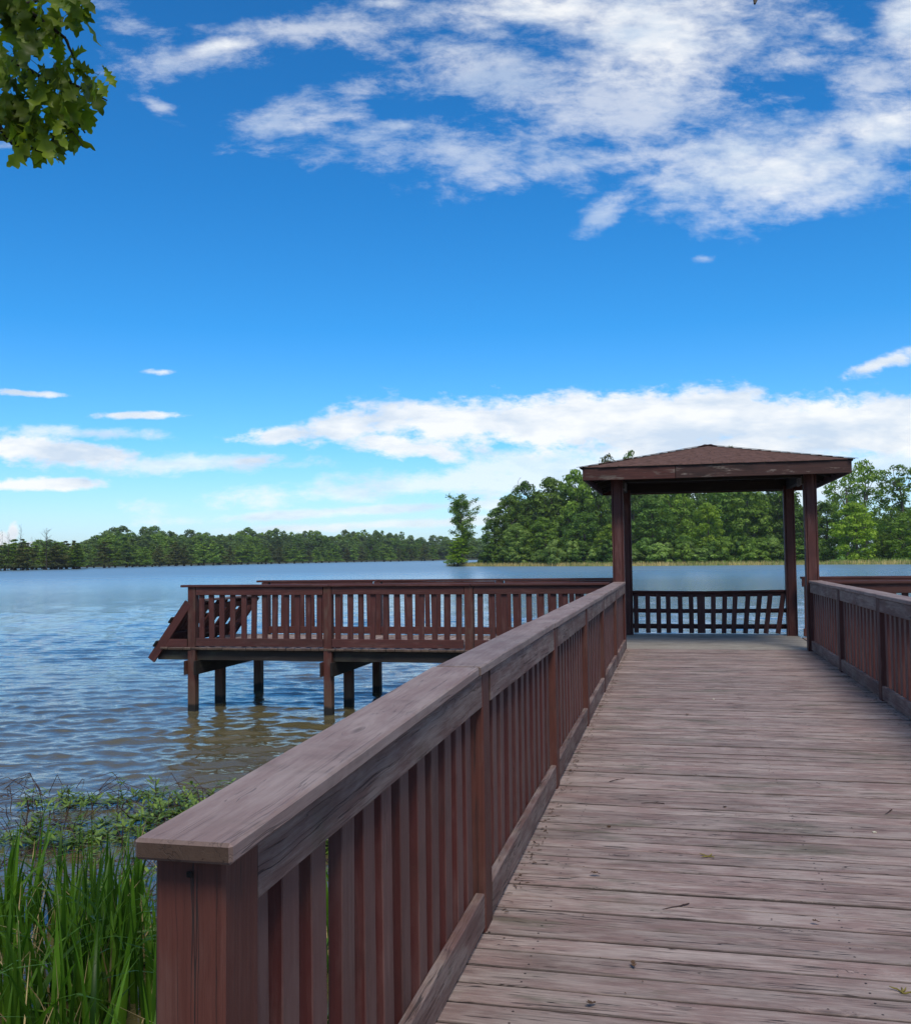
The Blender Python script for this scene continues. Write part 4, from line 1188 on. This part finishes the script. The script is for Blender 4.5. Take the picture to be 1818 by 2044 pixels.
# creeping water plants: rosettes of pointed leaves on dark floating stems
def mat_plants():
    rs = np.random.RandomState(5); r2 = random.Random(6)
    vs, fs = [], []
    def leaf(p, d, L, w, droop):
        d = Vector(d).normalized(); s = d.cross(Vector((0, 0, 1)))
        s = s.normalized() if s.length > .01 else Vector((1, 0, 0))
        b = len(vs)
        for t, ww in ((0, .12), (.35, 1), (.7, .7), (1, .02)):
            c = Vector(p) + d * L * t - Vector((0, 0, droop * L * t * t))
            vs.append(tuple(c - s * w * ww / 2)); vs.append(tuple(c + s * w * ww / 2))
        for k in range(3):
            q = b + 2 * k; fs.append((q, q + 1, q + 3, q + 2))
    stems = []
    def plant(x, y, hmax, n):
        z0 = WZ + .01; h = r2.uniform(.03, hmax); lx, ly = r2.gauss(0, .1), r2.gauss(0, .1)
        stems.append(tube([(x, y, z0 - .05), (x + lx * .5, y + ly * .5, z0 + h * .6), (x + lx, y + ly, z0 + h)], [.004, .0035, .002], 3))
        for k in range(n):
            t = r2.uniform(.25, 1); a = r2.uniform(0, 6.28)
            el_ = r2.uniform(-.1, .9)
            leaf((x + lx * t, y + ly * t, z0 + h * t), (math.cos(a), math.sin(a), el_), r2.uniform(.06, .16), r2.uniform(.018, .042), r2.uniform(0, .5))
    cnt = 0
    while cnt < 900:
        x, y = r2.uniform(-9.5, -1.4), r2.uniform(5.6, 11.2)
        edge = 9.1 + .55 * mnoise.noise(Vector((x * .6, 0, 0))) + .30 * (x + 6.5) * 1.0
        edge = min(edge, 10.4)
        dns = mnoise.noise(Vector((x * .8, y * .9, 3))) + .35
        if y > edge or (y < 7.6 and dns < .62) or dns < .24: continue
        near = max(0, 1 - (edge - y) / 1.0)
        plant(x, y, .10 + (.22 if r2.random() < .22 else 0), r2.randint(7, 15)); cnt += 1
    # a dark tangle of runners at the water surface
    for k in range(620):
        x, y = r2.uniform(-9.0, -1.8), r2.uniform(6.2, 9.8)
        a = r2.uniform(0, 6.28); L = r2.uniform(.2, .8)
        up_ = r2.uniform(0, .05) if r2.random() < .85 else r2.uniform(.1, .3)
        mid_ = (x + math.cos(a) * L * .5 + r2.gauss(0, .05), y + math.sin(a) * L * .5, WZ + .02 + up_)
        stems.append(tube([(x, y, WZ - .02), mid_, (x + math.cos(a) * L, y + math.sin(a) * L, WZ - .01 + up_ * r2.choice((0, .6)))], [.005, .004, .003], 3))
    return (vs, fs), join(stems)
(lv, lf), (sv, sf) = mat_plants()
o = bpy.data.objects.new('water_plants', mesh_np('water_plants', lv, lf, mats=[M_PRIM])); place(o, Matrix.Identity(4))
tag(o, 'mat of creeping green water plants floating beyond the reeds', 'water plants', kind='stuff')
o = bpy.data.objects.new('plant_stems', mesh_np('plant_stems', sv, sf, mats=[M_STEM])); place(o, Matrix.Identity(4))
tag(o, 'tangle of dark floating stems under the water plants', 'stems', kind='stuff')
# bare dark stalks standing out of the mat
r = random.Random(15)
tw = []
for k in range(46):
    x, y = r.uniform(-8.5, -4.4), r.uniform(7.4, 9.6)
    if y > 9.2 + .3 * (x + 6.5): continue
    h = r.uniform(.12, .34)
    p0 = Vector((x, y, WZ - .05)); p1 = p0 + Vector((r.gauss(0, .05), r.gauss(0, .05), h))
    tw.append(tube([p0, p0.lerp(p1, .5) + Vector((r.gauss(0, .012), 0, 0)), p1], [.006, .0045, .003], 4))
    if r.random() < .6:
        q = p0.lerp(p1, r.uniform(.5, 1)); tw.append(tube([q, q + Vector((r.gauss(0, .12), r.gauss(0, .1), r.uniform(-.15, .10)))], [.004, .002], 3))
v_, f_ = join(tw)
o = bpy.data.objects.new('bare_stalks', mesh_np('bare_stalks', v_, f_, mats=[M_STEM])); place(o, Matrix.Identity(4))
tag(o, 'bare dark stalks sticking up out of the water plants', 'stalks', kind='stuff')

# ------------------------------------------------------------------ oak branch hanging in at the upper left
M_OAK = leafmat('oak_leaf_skin', (.050, .085, .010), (.175, .230, .018), trans=.5, scale=6, rough=.45, rvar=.35)
def oak_leaf(seed):
    r = random.Random(seed)
    L, n = .115, 4
    out = [(0.004, 0.0)]
    # lobed outline on one side: (width, along)
    prof_ = [(.003, .04), (.008, .12), (.015, .19), (.009, .23), (.017, .30), (.027, .38), (.024, .41), (.013, .44), (.022, .53), (.036, .63), (.031, .66), (.015, .69), (.021, .77), (.026, .85), (.020, .87), (.010, .90), (.008, .96), (.002, 1.02)]
    left = [(w * r.uniform(.85, 1.2), a + r.uniform(-.008, .008)) for w, a in prof_]
    right = [(w * r.uniform(.85, 1.2), a + r.uniform(-.008, .008)) for w, a in prof_]
    curl, twist = r.uniform(-.5, .9), r.uniform(-.4, .4)
    V, F = [], []
    def bend(x, y):
        t = y / L
        z = -curl * L * .35 * t * t + abs(x) * .35 + .004 * math.sin(t * 14 + seed)
        c, s = math.cos(twist * t), math.sin(twist * t)
        return (x * c - z * s, y, z * c + x * s)
    for (wl, a), (wr, b) in zip(left, right):
        m_ = (a + b) / 2
        V += [bend(-wl, a * L), bend(0, m_ * L), bend(wr, b * L)]
    for i in range(len(prof_) - 1):
        q = 3 * i; F += [(q, q + 1, q + 4, q + 3), (q + 1, q + 2, q + 5, q + 4)]
    # stalk
    b = len(V); V += [(-.0012, -.02, 0), (.0012, -.02, 0), (.0012, .1 * L, .001), (-.0012, .1 * L, .001)]; F.append((b, b + 1, b + 2, b + 3))
    return mesh_np('leaf', V, F, mats=[M_OAK], smooth=True)
OAKL = [oak_leaf(s) for s in range(7)]
oak = empty('oak_tree', (-5.6, -.8, -.9), 'oak whose leafy branch tips hang into the upper left corner', 'tree')
def branch_pt(px, py, d):
    return EYE + ray(px, py).normalized() * d
bp = []
def tw_tube(pts, r1, r2, sides=6):
    k = len(pts); return tube([tuple(p) for p in pts], [r1 + (r2 - r1) * i / (k - 1) for i in range(k)], sides)
root = Vector((-5.6, -.8, 3.4))
A_, B_ = branch_pt(-60, 60, 3.5), branch_pt(85, 155, 3.4)
C_ = branch_pt(170, 265, 3.35)
bp.append(tw_tube([root, (root + A_) / 2 + Vector((0, 0, .35)), A_], .06, .012))
bp.append(tw_tube([A_, branch_pt(5, 108, 3.45), B_], .012, .006))
bp.append(tw_tube([B_, branch_pt(100, 185, 3.4), branch_pt(150, 235, 3.36), C_], .006, .0025))
bp.append(tw_tube([B_, branch_pt(130, 160, 3.38), branch_pt(185, 185, 3.36), branch_pt(214, 200, 3.35)], .005, .002))
bp.append(tw_tube([A_, branch_pt(40, 10, 3.4), branch_pt(90, 45, 3.35), branch_pt(130, 75, 3.3), branch_pt(150, 120, 3.3)], .010, .0025))
bp.append(tw_tube([branch_pt(40, 10, 3.4), branch_pt(110, -10, 3.4), branch_pt(160, 30, 3.4)], .006, .002))
bp.append(tw_tube([A_ + Vector((-.3, -.2, -.1)), branch_pt(-20, 230, 3.4), branch_pt(25, 285, 3.35), branch_pt(80, 300, 3.3), branch_pt(118, 318, 3.3)], .012, .002))
bp.append(tw_tube([branch_pt(80, 300, 3.3), branch_pt(110, 275, 3.3), branch_pt(145, 262, 3.28), branch_pt(165, 290, 3.26)], .003, .0015))
v_, f_ = join(bp)
place(bpy.data.objects.new('branch', mesh_np('branch', v_, f_, mats=[M_BARK_DK], smooth=True)), Matrix.Identity(4), oak)
v_, f_ = join([tw_tube([(-5.6, -.8, -1.3), (-5.5, -.8, .6), (-5.6, -.8, 3.2), (-5.3, -.9, 6.0)], .42, .2, 12),
               tw_tube([(-5.55, -.8, 4.4), (-3.0, .2, 5.2), tuple(branch_pt(1500, -240, 3.6)), tuple(branch_pt(1519, -60, 3.3)), tuple(branch_pt(1506, 7, 3.2))], .12, .003)])
place(bpy.data.objects.new('trunk', mesh_np('trunk', v_, f_, mats=[M_BARK], smooth=True)), Matrix.Identity(4), oak)
r = random.Random(33)
LC = [(15, 15, 26), (60, 30, 26), (110, 25, 26), (150, 25, 22), (60, 75, 22), (115, 62, 22), (160, 70, 18), (135, 105, 18), (25, 55, 22), (100, 100, 16),
      (20, 150, 22), (25, 195, 26), (70, 185, 26), (55, 235, 26), (110, 190, 26), (150, 165, 22), (155, 200, 24), (190, 205, 20), (205, 190, 14), (180, 235, 18), (118, 225, 20), (215, 178, 7), (140, 245, 14),
      (30, 280, 20), (70, 285, 26), (100, 310, 22), (130, 295, 22), (55, 310, 16), (118, 335 - 12, 14), (145, 275, 16), (165, 295, 12), (90, 255, 20), (0, 240, 22), (35, 245, 20)]
for (px, py, s) in LC:
    px -= 14; py -= 32
    k = 8 if s > 20 else 5 if s > 12 else 2
    for q in range(k):
        p = branch_pt(px + r.gauss(0, s * .6), py + r.gauss(0, s * .5) - 12, 3.38 + r.gauss(0, .07))
        down = Vector((r.gauss(.15, .55), r.gauss(0, .45), -1 + r.gauss(0, .45))).normalized()
        side = Vector((r.gauss(0, 1), r.gauss(0, 1), r.gauss(0, .5)))
        face = (-fw + side * .75).normalized()
        z_ = (face - down * face.dot(down)).normalized(); x_ = down.cross(z_)
        M_ = Matrix.Identity(4)
        sc = r.uniform(.50, 1.05) * (.72 if s < 16 else 1)
        for i in range(3): M_[i][0], M_[i][1], M_[i][2], M_[i][3] = x_[i] * sc * .86, down[i] * sc * 1.08, z_[i] * sc, p[i]
        place(bpy.data.objects.new('leaf', OAKL[r.randrange(7)]), M_, oak)

# ------------------------------------------------------------------ litter on the deck
M_DEADLEAF = simple('dead_leaf', (.075, .045, .028), .8, .2, .4, 30)
M_CATKIN = simple('oak_catkin', (.17, .14, .035), .8, .2, .4, 30)
M_PALE = simple('pale_chip', (.48, .45, .36), .8, .2, .2, 30)
def dpt(px, py):
    d = ray(px, py); k = (0 - EYE.z) / d.z; return EYE + d * k
LIT = [
 (1375, 1428, 'leaf', 'crumpled dead leaf on the deck planks midway to the gazebo'),
 (1638, 1840 + 8, 'leaf', 'curled dead leaf with a stalk low on the right of the deck'),
 (1266, 1938, 'leaf', 'flat dark leaf lying on the near deck planks'),
 (1413, 1712, 'catkin', 'yellow brown catkin on the deck left of centre'),
 (1800, 1985, 'catkin', 'yellow catkin at the lower right corner of the deck'),
 (1375, 1806, 'twig', 'thin curved pale twig on the near planks'),
 (1326, 1606, 'twig', 'short twig left of the deck centre'),
 (1445, 1604 + 10, 'leaf', 'small dark leaf scrap near the middle of the deck'),
 (1215, 1652, 'chip', 'small round pebble on the planks near the left railing'),
 (1424, 1397, 'chip', 'small pale pebble on the far planks'),
 (1745, 1664, 'chip', 'pale chip on the planks to the right'),
 (1216, 1562, 'twig', 'dark twig near the left kick board'),
 (1780, 1618, 'twig', 'long thin twig on the planks at the right'),
 (1640, 1570, 'leaf', 'tiny leaf scrap on the right half of the deck'),
 (1200, 1750, 'leaf', 'little brown leaf scrap near the left kick board'),
 (1190, 2008, 'leaf', 'small dead scrap at the bottom edge of the deck'),
]
r = random.Random(8)
for (px, py, kd, lab) in LIT:
    p = dpt(px, py)
    if kd == 'leaf':
        me_ = OAKL[r.randrange(7)].copy(); me_.materials.clear(); me_.materials.append(M_DEADLEAF)
        s = r.uniform(.28, .5)
        M_ = Matrix.Translation(p + Vector((0, 0, .012))) @ Matrix.Rotation(r.uniform(0, 6.28), 4, 'Z') @ Matrix.Rotation(r.uniform(-.3, .3), 4, 'X') @ Matrix.Scale(s, 4)
        o = bpy.data.objects.new('dead_leaf', me_); cat = 'leaf'
    elif kd == 'catkin':
        parts = []
        for q in range(4):
            a = r.uniform(0, 6.28); pts = [Vector((0, 0, .004))]
            for k in range(4):
                a += r.uniform(-.7, .7); pts.append(pts[-1] + Vector((math.cos(a) * .012, math.sin(a) * .012, r.uniform(-.001, .003))))
            parts.append(tube(pts, [.0025, .003, .003, .0025, .001], 5))
        v_, f_ = join(parts); o = bpy.data.objects.new('catkin', mesh_np('catkin', v_, f_, mats=[M_CATKIN], smooth=True)); M_ = Matrix.Translation(p); cat = 'catkin'
    elif kd == 'twig':
        a = r.uniform(0, 6.28); pts = [Vector((0, 0, .004))]
        for k in range(5):
            a += r.uniform(-.35, .35); pts.append(pts[-1] + Vector((math.cos(a) * .028, math.sin(a) * .028, r.uniform(-.001, .002))))
        v_, f_ = join([tube(pts, [.003, .003, .0025, .002, .002, .001], 5), tube([pts[2], pts[2] + Vector((.02, .018, .004))], [.002, .001], 4)])
        o = bpy.data.objects.new('twig', mesh_np('twig', v_, f_, mats=[M_STEM], smooth=True)); M_ = Matrix.Translation(p); cat = 'twig'
    else:
        bm = bmesh.new(); bmesh.ops.create_icosphere(bm, subdivisions=1, radius=.011)
        for v in bm.verts: v.co *= r.uniform(.75, 1.15)
        bmesh.ops.scale(bm, vec=(1.3, .9, .6), verts=bm.verts)
        me_ = bpy.data.meshes.new('pebble'); bm.to_mesh(me_); bm.free(); me_.materials.append(M_PALE if 'pale' in lab else M_DEADLEAF)
        o = bpy.data.objects.new('pebble', me_); M_ = Matrix.Translation(p + Vector((0, 0, .006))); cat = 'pebble'
    place(o, M_); tag(o, lab, cat, 'litter on the deck')
# crumbs and twiglets that collect along the kick boards
V, F = [], []
for k in range(900):
    if k < 420: x_, y_ = XL + .012 + abs(r.gauss(0, .03)), r.uniform(4, 15.2)
    elif k < 700: x_, y_ = XR - .01 - abs(r.gauss(0, .05)), r.uniform(8, 15.2)
    else: x_, y_ = r.uniform(XL, XR), r.uniform(2.5, 15)
    L = r.uniform(.005, .03) if k < 700 else r.uniform(.003, .012); a = r.uniform(0, 6.28); w_ = r.uniform(.001, .004)
    c, s = math.cos(a), math.sin(a); b = len(V); z_ = .003 + r.uniform(0, .004); zt = z_ + r.uniform(.001, .004)
    V += [(x_ - c * L / 2 - s * w_, y_ - s * L / 2 + c * w_, z_), (x_ - c * L / 2 + s * w_, y_ - s * L / 2 - c * w_, z_), (x_ + c * L / 2 + s * w_, y_ + s * L / 2 - c * w_, z_), (x_ + c * L / 2 - s * w_, y_ + s * L / 2 + c * w_, z_), (x_, y_, zt)]
    F += [(b, b + 1, b + 4, b + 4), (b + 1, b + 2, b + 4, b + 4), (b + 2, b + 3, b + 4, b + 4), (b + 3, b, b + 4, b + 4)]
F = [(a, b, c) for a, b, c, d in F]
o = bpy.data.objects.new('debris', mesh_np('debris', V, F, mats=[M_DEADLEAF])); place(o, Matrix.Identity(4))
tag(o, 'crumbs of dead leaf and twig gathered along the kick boards', 'debris', kind='stuff')

# ------------------------------------------------------------------ summer haze over the lake
bm = bmesh.new(); bmesh.ops.create_cube(bm, size=1)
bmesh.ops.scale(bm, vec=(6000, 6000, 45), verts=bm.verts)
bmesh.ops.translate(bm, vec=(0, 0, 18), verts=bm.verts)
me = bpy.data.meshes.new('haze'); bm.to_mesh(me); bm.free()
hm = bpy.data.materials.new('haze'); hm.use_nodes = True
ht = NT(hm.node_tree); ht.n.clear()
hv = ht.node('ShaderNodeVolumePrincipled'); hv.inputs['Color'].default_value = (.80, .90, 1.0, 1); hv.inputs['Density'].default_value = .00010
ho = ht.node('ShaderNodeOutputMaterial'); ht.l.new(hv.outputs[0], ho.inputs['Volume'])
me.materials.append(hm)
me.update()
o = bpy.data.objects.new('haze', me); place(o, Matrix.Identity(4)); o['kind'] = 'stuff'
